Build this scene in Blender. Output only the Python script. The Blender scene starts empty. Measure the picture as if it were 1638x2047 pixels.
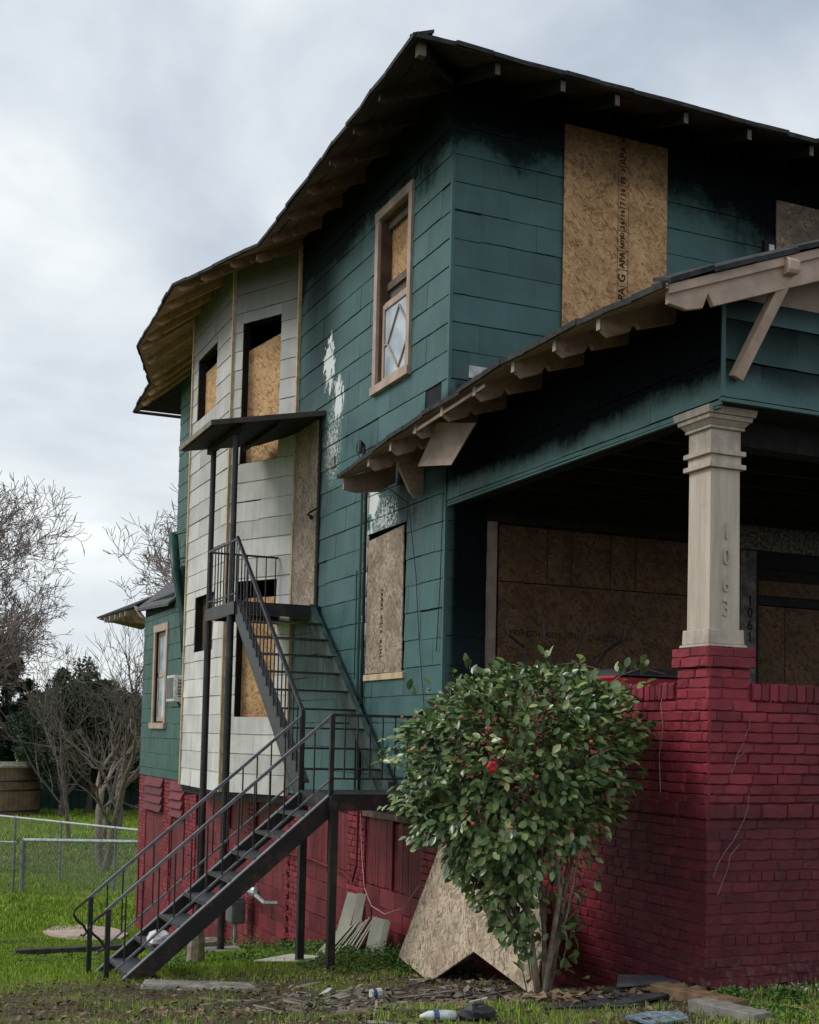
import bpy, math, random
import numpy as np
from mathutils import Vector, Matrix, noise as mnoise
R = random.Random(7)
nr = np.random.RandomState(11)
SC = bpy.context.scene
COL = SC.collection

# ---------------------------------------------------------------- camera
CAM = Vector((-5.0756, -10.7778, 1.6))
RIGHT = Vector((0.91502, -0.40278, 0.02242)); DOWN = Vector((0.04347, 0.04319, -0.99812)); FWD = Vector((0.40106, 0.91427, 0.05703))
cd = bpy.data.cameras.new('camera'); co = bpy.data.objects.new('camera', cd); COL.objects.link(co)
cd.sensor_fit = 'HORIZONTAL'; cd.sensor_width = 36; cd.lens = 55.82
cd.shift_x = 0.0; cd.shift_y = 0.184
cd.clip_start = 0.1; cd.clip_end = 3000
m = Matrix((RIGHT, -DOWN, -FWD)).transposed().to_4x4(); m.translation = CAM
co.matrix_world = m
SC.camera = co

# ---------------------------------------------------------------- world, sun, exposure
SUN_EL, SUN_AZ = math.radians(44), math.radians(-72)      # azimuth measured from +Y towards +X
W = bpy.data.worlds.new('World'); SC.world = W; W.use_nodes = True
wt = W.node_tree; wt.nodes.clear()
def wn(t, **k):
    n = wt.nodes.new(t)
    for a, b in k.items(): setattr(n, a, b)
    return n
wout = wn('ShaderNodeOutputWorld'); wbg = wn('ShaderNodeBackground'); wbg.inputs[1].default_value = 0.1
sky = wn('ShaderNodeTexSky', sky_type='NISHITA', sun_disc=False, sun_elevation=SUN_EL, sun_rotation=SUN_AZ)
tc = wn('ShaderNodeTexCoord'); sx = wn('ShaderNodeSeparateXYZ'); wt.links.new(tc.outputs['Generated'], sx.inputs[0])
zz = wn('ShaderNodeMath', operation='MAXIMUM'); wt.links.new(sx.outputs[2], zz.inputs[0]); zz.inputs[1].default_value = 0.0
za = wn('ShaderNodeMath', operation='ADD'); wt.links.new(zz.outputs[0], za.inputs[0]); za.inputs[1].default_value = 0.22
dv = wn('ShaderNodeVectorMath', operation='DIVIDE'); wt.links.new(tc.outputs['Generated'], dv.inputs[0])
cb = wn('ShaderNodeCombineXYZ'); [wt.links.new(za.outputs[0], cb.inputs[i]) for i in range(3)]
wt.links.new(cb.outputs[0], dv.inputs[1])
n1 = wn('ShaderNodeTexNoise'); n1.inputs['Scale'].default_value = 1.9; n1.inputs['Detail'].default_value = 7; n1.inputs['Roughness'].default_value = 0.52; n1.inputs['Distortion'].default_value = 0.25
wt.links.new(dv.outputs[0], n1.inputs['Vector'])
cr = wn('ShaderNodeValToRGB'); e = cr.color_ramp.elements
e[0].position = 0.30; e[0].color = (3.4, 3.95, 4.7, 1); e[1].position = 0.68; e[1].color = (7.7, 7.95, 8.0, 1)
x_ = e.new(0.45); x_.color = (4.8, 5.3, 5.9, 1); x_ = e.new(0.57); x_.color = (6.1, 6.5, 6.8, 1)
wt.links.new(n1.outputs[0], cr.inputs[0])
hz = wn('ShaderNodeMapRange'); wt.links.new(zz.outputs[0], hz.inputs[0]); hz.inputs[1].default_value = 0.0; hz.inputs[2].default_value = 0.42; hz.inputs[3].default_value = 0.5; hz.inputs[4].default_value = 0.0
mh = wn('ShaderNodeMixRGB'); wt.links.new(hz.outputs[0], mh.inputs[0]); wt.links.new(cr.outputs[0], mh.inputs[1]); mh.inputs[2].default_value = (7.6, 7.9, 7.8, 1)
mxw = wn('ShaderNodeMixRGB'); mxw.inputs[0].default_value = 0.95
wt.links.new(sky.outputs[0], mxw.inputs[1]); wt.links.new(mh.outputs[0], mxw.inputs[2])
wt.links.new(mxw.outputs[0], wbg.inputs[0]); wt.links.new(wbg.outputs[0], wout.inputs[0])
sl = bpy.data.lights.new('sun', 'SUN'); so = bpy.data.objects.new('sun', sl); COL.objects.link(so)
sl.energy = 1.5; sl.angle = math.radians(22); sl.color = (1.0, 0.97, 0.92)
sdir = Vector((math.sin(SUN_AZ) * math.cos(SUN_EL), math.cos(SUN_AZ) * math.cos(SUN_EL), math.sin(SUN_EL)))
so.rotation_euler = sdir.to_track_quat('Z', 'Y').to_euler()
SC.view_settings.view_transform = 'Standard'; SC.view_settings.look = 'None'; SC.view_settings.gamma = 1
SC.view_settings.exposure = 0.42
SC.view_settings.use_curve_mapping = False

# ---------------------------------------------------------------- material helper
class M:
    def __init__(s, name, rough=0.7, spec=0.3, metal=0.0):
        s.m = bpy.data.materials.new(name); s.m.use_nodes = True; s.t = s.m.node_tree
        s.b = s.t.nodes['Principled BSDF']; s.b.inputs['Roughness'].default_value = rough
        s.b.inputs['Specular IOR Level'].default_value = spec; s.b.inputs['Metallic'].default_value = metal
        s._p = None
    def n(s, t, **k):
        n = s.t.nodes.new(t)
        for a, b in k.items(): setattr(n, a, b)
        return n
    def set(s, sock, v):
        if hasattr(v, 'links') or isinstance(v, bpy.types.NodeSocket): s.t.links.new(v, sock)
        elif isinstance(v, tuple) and len(v) == 3 and sock.type == 'RGBA': sock.default_value = (*v, 1)
        else: sock.default_value = v
    def pos(s):
        if s._p is None: s._p = s.n('ShaderNodeNewGeometry').outputs['Position']
        return s._p
    def obj(s): return s.n('ShaderNodeTexCoord').outputs['Object']
    def uv(s): return s.n('ShaderNodeTexCoord').outputs['UV']
    def xyz(s):
        q = s.n('ShaderNodeSeparateXYZ'); s.set(q.inputs[0], s.pos()); return q.outputs
    def f(s, op, a, b=0.0, c=0.0, clamp=False):
        q = s.n('ShaderNodeMath', operation=op, use_clamp=clamp)
        s.set(q.inputs[0], a); s.set(q.inputs[1], b)
        if op in ('MULTIPLY_ADD', 'COMPARE'): s.set(q.inputs[2], c)
        return q.outputs[0]
    def ss(s, v, a, b, lo=0.0, hi=1.0):
        q = s.n('ShaderNodeMapRange', interpolation_type='SMOOTHSTEP')
        s.set(q.inputs[0], v)
        for i, k in ((1, a), (2, b), (3, lo), (4, hi)): s.set(q.inputs[i], k)
        return q.outputs[0]
    def map(s, v, scale=(1, 1, 1), rot=(0, 0, 0), loc=(0, 0, 0)):
        q = s.n('ShaderNodeMapping'); s.set(q.inputs[0], v); q.inputs['Scale'].default_value = scale
        q.inputs['Rotation'].default_value = rot; q.inputs['Location'].default_value = loc; return q.outputs[0]
    def noise(s, v, sc=5, det=3, rough=0.5, dist=0.0):
        q = s.n('ShaderNodeTexNoise'); s.set(q.inputs['Vector'], v); q.inputs['Scale'].default_value = sc
        q.inputs['Detail'].default_value = det; q.inputs['Roughness'].default_value = rough; q.inputs['Distortion'].default_value = dist
        return q.outputs[0]
    def vor(s, v, sc=5, out='Color', feature='F1', dim='3D'):
        q = s.n('ShaderNodeTexVoronoi', feature=feature, voronoi_dimensions=dim); s.set(q.inputs['Vector'], v); q.inputs['Scale'].default_value = sc
        return q.outputs[out]
    def mix(s, fac, a, b, mode='MIX'):
        q = s.n('ShaderNodeMixRGB', blend_type=mode); s.set(q.inputs[0], fac); s.set(q.inputs[1], a); s.set(q.inputs[2], b); return q.outputs[0]
    def ramp(s, v, stops):
        q = s.n('ShaderNodeValToRGB'); s.set(q.inputs[0], v); el = q.color_ramp.elements
        while len(el) < len(stops): el.new(0.5)
        for i, (p, c) in enumerate(stops): el[i].position = p; el[i].color = (*c, 1)
        return q.outputs[0]
    def rnd(s):
        a = s.n('ShaderNodeObjectInfo').outputs['Random']; b = s.n('ShaderNodeNewGeometry').outputs['Random Per Island']
        return s.f('FRACT', s.f('ADD', a, b))
    def bump(s, h, st=0.3, d=0.01):
        q = s.n('ShaderNodeBump'); q.inputs['Strength'].default_value = st; q.inputs['Distance'].default_value = d
        s.set(q.inputs['Height'], h); s.t.links.new(q.outputs[0], s.b.inputs['Normal'])
    def col(s, c, rough=None):
        s.set(s.b.inputs['Base Color'], c)
        if rough is not None: s.set(s.b.inputs['Roughness'], rough)
        return s
    def soot(s, amount=1.0):
        """fire soot on the walls: where the flames came out under the eaves, on the porch beam and inside the porch"""
        x, y, z = s.xyz()
        n = s.noise(s.pos(), 1.1, 4, 0.6); nf = s.noise(s.map(s.pos(), (9, 9, 2.5)), 1.5, 3, 0.6)
        w = s.f('ADD', s.f('MULTIPLY', s.f('SUBTRACT', n, 0.5), 1.15), s.f('MULTIPLY', s.f('SUBTRACT', nf, 0.5), 0.14))
        zn = s.f('ADD', z, w)
        zn = s.f('ADD', zn, s.f('MULTIPLY', s.f('SUBTRACT', s.noise(s.pos(), 11, 6, 0.78), 0.5), 0.40))
        side = s.f('MULTIPLY', s.ss(s.f('ADD', zn, s.f('MULTIPLY', s.ss(y, 1.5, 4.0), 0.12)), 7.08, 7.42), 0.93)
        side = s.f('MULTIPLY', side, s.ss(y, 4.6, 4.9, 1, 0.72))
        w = s.f('ADD', w, s.f('MULTIPLY', s.f('SUBTRACT', s.noise(s.pos(), 13, 6, 0.75), 0.5), 0.42)); zn = s.f('ADD', z, w)
        streak = s.f('MULTIPLY', s.ss(s.f('ABSOLUTE', s.f('SUBTRACT', y, 3.75)), 0.15, 1.0, 0.85, 0), s.ss(zn, 4.6, 7.0))
        streak = s.f('MULTIPLY', streak, s.ss(x, -0.15, -0.06))
        front = s.ss(s.f('ADD', zn, s.f('MULTIPLY', s.f('MAXIMUM', s.f('SUBTRACT', x, 2.3), 0.0), 0.33)), 6.98, 7.66)
        front = s.f('MULTIPLY', front, s.ss(y, 0.0, 0.15, 1, 0))
        beam = s.f('MULTIPLY', s.f('MULTIPLY', s.ss(s.f('ADD', z, s.f('MULTIPLY', w, 0.3)), 3.84, 4.03), s.ss(z, 4.75, 4.95, 1, 0)), s.f('MULTIPLY', s.ss(y, -0.2, 0.9, 1, 0), s.ss(y, -4.17, -4.15)))
        inp = s.f('MULTIPLY', s.ss(x, 0.03, 0.10), s.f('MULTIPLY', s.ss(y, -3.95, -3.5), s.ss(z, 4.9, 5.05, 1, 0)))
        inp = s.f('MULTIPLY', inp, s.ss(zn, 1.4, 3.2, 0.72, 0.97))
        lo = s.f('MULTIPLY', s.ss(s.f('ABSOLUTE', s.f('SUBTRACT', y, 1.1)), 0.2, 0.9, 0.75, 0), s.f('MULTIPLY', s.ss(zn, 3.6, 3.95), s.ss(zn, 4.2, 4.6, 1, 0)))
        bottom = s.ss(zn, -99, -98)
        r = side
        for q in (streak, front, beam, inp, lo): r = s.f('MAXIMUM', r, q)
        return s.f('MULTIPLY', r, amount, clamp=True)

BLACK = (0.009, 0.009, 0.0105)
def simple(name, c, rough=0.7, var=0.25, sc=6, spec=0.3, metal=0.0, bump=0.0, soot=0.0):
    k = M(name, rough, spec, metal); p = k.pos()
    nn = k.noise(p, sc, 4, 0.6)
    c1 = tuple(v * (1 - var) for v in c); c2 = tuple(min(1, v * (1 + var)) for v in c)
    cc = k.mix(k.ss(nn, 0.3, 0.7), c1, c2)
    if soot: cc = k.mix(k.soot(soot), cc, BLACK)
    k.col(cc)
    if bump: k.bump(k.noise(p, sc * 8, 3), bump, 0.01)
    return k.m

def siding_mat(name, base, peel, sootamt, rough=0.5, graysoot=False):
    k = M(name, rough, 0.35); p = k.pos(); x, y, z = k.xyz()
    st = k.noise(k.map(p, (10, 10, 0.7)), 1.4, 5, 0.65)       # weather streaks
    bl = k.noise(p, 2.2, 4, 0.6)
    rn = k.rnd()
    v = k.f('ADD', k.f('MULTIPLY', k.f('SUBTRACT', st, 0.5), 0.5), k.f('MULTIPLY', k.f('SUBTRACT', bl, 0.5), 0.6))
    v = k.f('ADD', v, k.f('MULTIPLY', k.f('SUBTRACT', rn, 0.5), 0.20))
    dk = tuple(c * 0.62 for c in base); lt = tuple(min(1, c * 1.38 + 0.012) for c in base)
    cc = k.mix(k.ss(v, -0.42, 0.42), dk, lt)
    # chalking: pale worn streaks
    ch = k.ss(k.noise(k.map(p, (6, 6, 0.9), loc=(3, 1, 7)), 1.8, 5, 0.7), 0.56, 0.76)
    cc = k.mix(k.f('MULTIPLY', ch, 0.20), cc, tuple(min(1, c * 1.8 + 0.05) for c in base))
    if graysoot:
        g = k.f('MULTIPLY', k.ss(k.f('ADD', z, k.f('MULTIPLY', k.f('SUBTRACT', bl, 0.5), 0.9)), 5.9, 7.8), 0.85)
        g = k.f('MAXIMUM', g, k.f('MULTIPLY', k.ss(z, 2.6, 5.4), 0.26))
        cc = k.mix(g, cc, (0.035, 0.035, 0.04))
    if sootamt:
        so_ = k.soot(sootamt); so_ = k.f('MULTIPLY', so_, k.ss(k.noise(p, 55, 4, .75), .34, .46, .93, 1.0)); cc = k.mix(so_, cc, (0.0050, 0.0065, 0.0082)); k.set(k.b.inputs['Specular IOR Level'], k.f('MULTIPLY', k.f('SUBTRACT', 1.0, so_), 0.35))
    if peel:
        for (py, pz, ry, rz, th) in ((3.36, 5.98, .17, .34, .10), (3.02, 5.52, .17, .27, .22), (1.90, 4.16, .21, .24, .20), (2.0, 2.95, .10, .45, .42), (1.97, 3.55, .12, .4, .45)):
            dy = k.f('DIVIDE', k.f('SUBTRACT', y, py), ry); dz = k.f('DIVIDE', k.f('SUBTRACT', z, pz), rz)
            d = k.f('ADD', k.f('MULTIPLY', dy, dy), k.f('MULTIPLY', dz, dz))
            e_ = k.f('ADD', d, k.f('MULTIPLY', k.f('SUBTRACT', k.noise(k.map(p, (1, 1.2, .7)), 7.5, 5, 0.7, 0.8), 0.5), 6.0))
            mk = k.f('MULTIPLY', k.ss(e_, 0.92 - th * 0.5, 1.0 - th * 0.5, 1, 0), k.ss(x, -0.1, -0.05))
            cc = k.mix(k.f('MULTIPLY', mk, k.ss(x, 0.03, 0.06, 1, 0)), cc, (0.62, 0.64, 0.63))
        for (py, pz, ry, rz) in ((3.18, 5.0, .33, .5), (1.55, 3.86, .42, .28)):
            dy = k.f('DIVIDE', k.f('SUBTRACT', y, py), ry); dz = k.f('DIVIDE', k.f('SUBTRACT', z, pz), rz)
            d = k.f('SQRT', k.f('ADD', k.f('MULTIPLY', dy, dy), k.f('MULTIPLY', dz, dz)))
            sp = k.ss(k.f('ADD', k.noise(p, 30, 5, 0.8), k.f('MULTIPLY', d, -0.11)), 0.435, 0.48)
            sp = k.f('MULTIPLY', sp, k.ss(d, 0.75, 1.15, 1, 0)); sp = k.f('MULTIPLY', sp, k.ss(x, 0.03, 0.06, 1, 0)); sp = k.f('MULTIPLY', sp, k.ss(x, -0.1, -0.05))
            cc = k.mix(k.f('MULTIPLY', sp, 0.85), cc, (0.55, 0.57, 0.56))
    k.col(cc, k.ss(st, 0.3, 0.7, rough - 0.08, rough + 0.18))
    k.bump(k.f('ADD', k.noise(k.map(p, (60, 60, 9)), 1.0, 3), k.f('MULTIPLY', k.noise(p, 2.6, 3), 3.0)), 0.35, 0.006)
    return k.m

def osb_mat(name, lt, mid, dk, sootamt=0.0, stain=0.0):
    k = M(name, 0.75, 0.2); u = k.uv(); p = k.pos()
    cols = []
    for i, a in enumerate((0.35, 1.35, 2.4)):
        wv = k.n('ShaderNodeTexNoise'); k.set(wv.inputs['Vector'], u); wv.inputs['Scale'].default_value = 14; wa_ = k.n('ShaderNodeVectorMath', operation='MULTIPLY_ADD'); k.set(wa_.inputs[0], wv.outputs['Color']); wa_.inputs[1].default_value = (.03, .03, 0); k.set(wa_.inputs[2], u)
        v = k.map(k.map(wa_.outputs[0], (1, 1, 1), (0, 0, a), (i * 3.1, i * 1.7, 0)), (62, 15, 1))
        q = k.n('ShaderNodeTexVoronoi', voronoi_dimensions='2D'); k.set(q.inputs['Vector'], v); q.inputs['Scale'].default_value = 1.0
        sp = k.n('ShaderNodeSeparateColor'); k.set(sp.inputs[0], q.outputs['Color']); cols.append((sp.outputs[0], sp.outputs[1]))
    m1 = k.mix(k.ss(cols[1][1], 0.45, 0.55), cols[0][0], cols[1][0]); m2 = k.mix(k.ss(cols[2][1], 0.55, 0.65), m1, cols[2][0])
    base = k.ramp(m2, [(0.0, dk), (0.35, mid), (1.0, lt)])
    bl = k.noise(p, 3.0, 5, 0.65)
    base = k.mix(k.ss(bl, 0.35, 0.7, 0.0, 0.42), base, dk, 'MULTIPLY') if stain == 0 else k.mix(k.ss(bl, 0.38, 0.66, 0.0, stain), base, tuple(c * 0.45 for c in mid))
    base = k.mix(k.ss(k.noise(k.map(u, (40, 5, 1)), 1.0, 4, 0.7), 0.58, 0.8, 0, 0.15 + 0.3 * (stain > 0.3)), base, tuple(c * 0.5 for c in mid))
    if sootamt: base = k.mix(k.soot(sootamt), base, (0.014, 0.012, 0.011))
    k.col(base); k.bump(m2, 0.25, 0.004)
    return k.m

def brick_mat(name, base, dirt=True):
    k = M(name, 0.6, 0.35); p = k.pos(); x, y, z = k.xyz(); rn = k.rnd()
    n = k.noise(p, 3.5, 5, 0.6); n2 = k.noise(p, 22, 4, 0.6)
    v = k.f('ADD', k.f('MULTIPLY', k.f('SUBTRACT', n, 0.5), 0.9), k.f('MULTIPLY', k.f('SUBTRACT', n2, 0.5), 0.5))
    v = k.f('ADD', v, k.f('MULTIPLY', k.f('SUBTRACT', rn, 0.5), 0.42))
    cc = k.mix(k.ss(v, -0.4, 0.45), tuple(c * 0.55 for c in base), (base[0] * 1.35, base[1] * 1.6 + .006, base[2] * 1.45))
    if dirt:   # darker below the belt course by the pier, and along +x on the front
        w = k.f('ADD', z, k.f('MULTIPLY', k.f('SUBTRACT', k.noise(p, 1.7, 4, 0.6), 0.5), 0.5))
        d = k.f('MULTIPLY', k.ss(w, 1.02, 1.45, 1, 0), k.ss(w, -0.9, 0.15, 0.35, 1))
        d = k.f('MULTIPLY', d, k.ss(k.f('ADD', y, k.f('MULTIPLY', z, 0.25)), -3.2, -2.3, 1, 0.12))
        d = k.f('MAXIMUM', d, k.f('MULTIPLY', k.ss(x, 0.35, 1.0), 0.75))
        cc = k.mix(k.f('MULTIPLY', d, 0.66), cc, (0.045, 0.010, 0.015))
    chip = k.ss(k.noise(p, 11, 5, 0.75), 0.70, 0.73)
    cc = k.mix(k.f('MULTIPLY', chip, 0.55), cc, (0.24, 0.13, 0.11)); cc = k.mix(k.ss(k.noise(k.map(p, (5, 5, .6)), 1.3, 5, .7), .55, .8, 0, .45), cc, (0.075, 0.018, 0.024))
    low = k.f('MULTIPLY', k.ss(z, 0.02, 0.30, 1, 0), k.f('MULTIPLY', k.ss(y, -3.9, -3.7, 1, 0), k.ss(n2, 0.5, 0.62)))
    cc = k.mix(k.f('MULTIPLY', low, 0.35), cc, (0.20, 0.17, 0.15))
    k.col(cc, k.ss(n2, 0.3, 0.7, 0.48, 0.75)); k.bump(k.f('ADD', n2, k.noise(p, 90, 3)), 0.45, 0.006)
    return k.m

GREEN = siding_mat('green_siding_paint', (0.043, 0.108, 0.108), True, 1.0)
GREENW = siding_mat('green_siding_paint_rear', (0.026, 0.085, 0.070), False, 0.0)
GREY = siding_mat('primer_white_siding', (0.56, 0.55, 0.525), False, 0.0, 0.6, graysoot=True)
FELT = simple('tar_felt', (0.012, 0.016, 0.017), 0.9, 0.3)
OSB = osb_mat('osb_fresh', (0.68, 0.44, 0.235), (0.52, 0.315, 0.155), (0.27, 0.15, 0.07), 0.6)
OSBG = osb_mat('osb_grey', (0.46, 0.37, 0.285), (0.30, 0.235, 0.18), (0.13, 0.095, 0.07), 0.35, 0.6)
OSBL = osb_mat('osb_leaning', (0.56, 0.46, 0.34), (0.34, 0.26, 0.185), (0.16, 0.115, 0.08), 0.0, 0.4)
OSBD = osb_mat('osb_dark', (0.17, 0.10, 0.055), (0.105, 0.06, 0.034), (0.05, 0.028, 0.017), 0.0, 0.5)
CHAR = simple('charred_wood', (0.012, 0.011, 0.012), 0.8, 0.5, 14, 0.3, bump=0.5)
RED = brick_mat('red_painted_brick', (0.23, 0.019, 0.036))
REDP = brick_mat('red_painted_block', (0.165, 0.015, 0.027), False)
REDW = brick_mat('red_painted_board', (0.15, 0.013, 0.025), False)
TAN = simple('tan_trim_paint', (0.40, 0.295, 0.235), 0.6, 0.18, 5, soot=0.45)
k = M('cream_column_paint', 0.55, 0.3); p = k.pos(); x_, y_, z_ = k.xyz(); st_ = k.noise(k.map(p, (14, 14, 1.1)), 1.2, 5, .7); n_ = k.noise(p, 6, 5, .7)
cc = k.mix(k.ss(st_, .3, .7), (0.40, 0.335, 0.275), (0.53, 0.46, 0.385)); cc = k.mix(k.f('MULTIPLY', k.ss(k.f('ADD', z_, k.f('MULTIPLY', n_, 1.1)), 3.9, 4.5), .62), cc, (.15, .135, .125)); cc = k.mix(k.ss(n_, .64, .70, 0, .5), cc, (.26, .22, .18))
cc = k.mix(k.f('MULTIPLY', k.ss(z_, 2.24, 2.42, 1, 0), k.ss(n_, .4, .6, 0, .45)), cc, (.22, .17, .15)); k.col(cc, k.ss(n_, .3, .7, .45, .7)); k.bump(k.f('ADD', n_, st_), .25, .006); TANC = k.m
PINE = simple('raw_pine', (0.50, 0.375, 0.235), 0.7, 0.22, 9)
TIMBER = simple('treated_timber', (0.15, 0.092, 0.05), 0.75, 0.35, 12, bump=0.3)
TIMBERG = simple('weathered_timber', (0.20, 0.185, 0.165), 0.8, 0.3, 12, bump=0.3)
def iron(name, c, rough, rust):
    k = M(name, rough, 0.5); p = k.pos(); n = k.noise(p, 5, 5, 0.7); n2 = k.noise(p, 45, 4, 0.7)
    cc = k.mix(k.ss(n, 0.3, 0.7), tuple(v * .7 for v in c), tuple(v * 1.5 for v in c))
    cc = k.mix(k.f('MULTIPLY', k.ss(k.f('ADD', n, k.f('MULTIPLY', n2, 0.5)), 0.80, 0.92), rust), cc, (0.085, 0.040, 0.022))
    cc = k.mix(k.f('MULTIPLY', k.ss(n2, 0.62, 0.7), 0.22), cc, (0.09, 0.09, 0.095))
    k.col(cc, k.ss(n2, 0.3, 0.7, rough, rough + .25)); k.bump(n2, 0.2, 0.003); return k.m
IRON = iron('black_painted_iron', (0.012, 0.0125, 0.016), 0.36, 0.7)
IRONB = iron('worn_iron_rail', (0.13, 0.135, 0.15), 0.26, 0.3)  # rail iron made paler so its colour carries the bright highlights on top
STEEL = simple('galvanised_steel', (0.42, 0.45, 0.46), 0.4, 0.25, 12, 0.5, 0.6)
CONC = simple('concrete', (0.20, 0.19, 0.16), 0.85, 0.45, 7, bump=0.4)
FASC = simple('dark_fascia', (.055, .036, .026), .8, .4, 9)
ASPH = simple('asphalt_shingle', (0.030, 0.029, 0.032), 0.85, 0.45, 12, bump=0.5)
ASPHG = simple('grey_asphalt_shingle', (0.085, 0.087, 0.095), 0.85, 0.35, 6, bump=0.5)
PLASW = simple('white_plastic', (0.50, 0.51, 0.50), 0.5, 0.3, 14)
PLANKM = simple('primed_siding_plank', (0.50, 0.50, 0.42), 0.65, 0.15, 5)
BLUE = simple('blue_label', (0.05, 0.08, 0.19), 0.5, 0.2)
REDPL = simple('red_plastic', (0.30, 0.015, 0.03), 0.4, 0.2)
GREENP = simple('green_painted_pipe', (0.020, 0.065, 0.055), 0.45, 0.25)
SHEDG = simple('dark_green_metal_wall', (0.020, 0.052, 0.045), 0.6, 0.25, 1.0)
BARK = simple('grey_bark', (0.16, 0.125, 0.10), 0.85, 0.35, 10, bump=0.5)
BARKD = simple('dark_bark', (0.12, 0.095, 0.082), 0.85, 0.35, 6)
BARKF = simple('brown_twigs', (0.22, 0.175, 0.16), 0.85, 0.3, 3)
BARKL = simple('lichen_bark', (0.27, 0.23, 0.17), 0.85, 0.3, 16, bump=0.4)
def wood_deck(name, c, soot):
    k = M(name, 0.75, 0.2); p = k.pos(); g = k.noise(k.map(p, (3, 3, 3), (0.3, 0, 0.6)), 2.0, 5, 0.7, 1.2)
    cc = k.ramp(g, [(0.25, tuple(v * 0.45 for v in c)), (0.5, c), (0.8, tuple(v * 1.5 for v in c))])
    x, y, z = k.xyz()
    near = k.f('MULTIPLY', k.ss(y, 0.2, 4.6, 1, 0.0), k.ss(k.noise(p, 1.2, 3), 0.2, 0.6, 0.75, 1.0))
    if soot == 1: cc = k.mix(k.f('MULTIPLY', near, 0.92), cc, (0.012, 0.011, 0.012))
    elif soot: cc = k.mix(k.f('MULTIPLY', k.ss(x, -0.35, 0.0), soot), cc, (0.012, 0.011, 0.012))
    k.col(cc); return k.m
SOFFIT = wood_deck('roof_deck_wood', (0.36, 0.215, 0.15), 1)
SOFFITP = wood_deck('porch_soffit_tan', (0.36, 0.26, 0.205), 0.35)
k = M('window_glass', 0.06, 0.6); k.col(k.mix(k.ss(k.noise(k.pos(), 4, 3), 0.35, 0.65), (0.30, 0.36, 0.42), (0.50, 0.56, 0.62))); GLASS = k.m
k.b.inputs['Roughness'].default_value = 0.12
k = M('black_print', 0.8, 0.1); k.col((0.035, 0.025, 0.02)); PRINT = k.m
k = M('camellia_leaf', 0.36, 0.6); rn = k.rnd(); p = k.pos()
cc = k.ramp(k.f('ADD', k.f('MULTIPLY', rn, 0.75), k.f('MULTIPLY', k.noise(p, 3, 2), 0.3)), [(0.05, (0.030, 0.062, 0.020)), (0.35, (0.072, 0.130, 0.038)), (0.68, (0.135, 0.205, 0.062)), (0.88, (0.23, 0.27, 0.085)), (1.0, (0.30, 0.20, 0.07))])
k.col(cc); k.b.inputs['Subsurface Weight'].default_value = 0.0; k.b.inputs['Coat Weight'].default_value = 0.15; LEAF = k.m
def leafmat(name, a, b, c, rough=0.6):
    k = M(name, rough, 0.25); k.col(k.ramp(k.f('ADD', k.f('MULTIPLY', k.rnd(), 0.6), k.f('MULTIPLY', k.noise(k.pos(), 0.7, 3), 0.45)), [(0.15, a), (0.5, b), (0.9, c)])); return k.m
EVERG = leafmat('evergreen_leaf', (0.012, 0.026, 0.016), (0.028, 0.055, 0.032), (0.065, 0.10, 0.055), 0.5)
EVERL = leafmat('pale_evergreen_leaf', (0.03, 0.055, 0.02), (0.07, 0.11, 0.04), (0.13, 0.17, 0.07), 0.6)
GRASSM = leafmat('grass_blade', (0.085, 0.17, 0.014), (0.20, 0.33, 0.03), (0.36, 0.44, 0.07), 0.7)
GRASSD = leafmat('dry_grass_blade', (0.075, 0.085, 0.03), (0.17, 0.16, 0.075), (0.28, 0.24, 0.13), 0.8)
WEEDM = leafmat('weed_leaf', (0.03, 0.075, 0.014), (0.06, 0.13, 0.022), (0.12, 0.20, 0.04), 0.6)
DEADM = leafmat('dead_leaf', (0.045, 0.028, 0.018), (0.15, 0.095, 0.055), (0.32, 0.23, 0.145), 0.8)
CHIPM = leafmat('rubble_chip', (0.03, 0.028, 0.026), (0.11, 0.09, 0.075), (0.26, 0.24, 0.21), 0.85)
PETAL = simple('red_camellia_petal', (0.42, 0.02, 0.03), 0.5, 0.2, 30)
BUD = simple('pink_bud', (0.36, 0.10, 0.07), 0.5, 0.3, 30)

def ground_mat():
    k = M('lawn_and_dirt', 0.9, 0.1); p = k.pos(); x, y, z = k.xyz()
    g = k.ramp(k.noise(p, 5, 6, 0.7), [(0.25, (0.055, 0.095, 0.014)), (0.5, (0.15, 0.195, 0.025)), (0.75, (0.25, 0.28, 0.05))])
    d = k.ramp(k.noise(p, 16, 6, 0.75), [(0.3, (0.028, 0.021, 0.016)), (0.5, (0.075, 0.056, 0.040)), (0.72, (0.17, 0.13, 0.095))])
    w = k.noise(p, 1.3, 5, 0.65)
    near = k.ss(k.f('ADD', y, k.f('MULTIPLY', w, 2.0)), 0.6, 1.8, 1, 0)
    dm = k.f('MULTIPLY', near, k.ss(w, 0.36, 0.54, 0.35, 1.0))
    pad = k.f('MULTIPLY', k.ss(k.f('ABSOLUTE', k.f('SUBTRACT', k.f('ADD', y, k.f('MULTIPLY', w, 6)), 27.5)), 1.0, 4.0, 0.8, 0), k.ss(k.noise(p, 0.5, 4), 0.4, 0.6))
    cc = k.mix(k.f('MAXIMUM', dm, pad), g, d)
    cc = k.mix(pad, cc, (0.20, 0.145, 0.085)); k.col(cc); k.bump(k.noise(p, 30, 5, 0.7), 0.7, 0.03); return k.m
GROUND = ground_mat()

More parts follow.
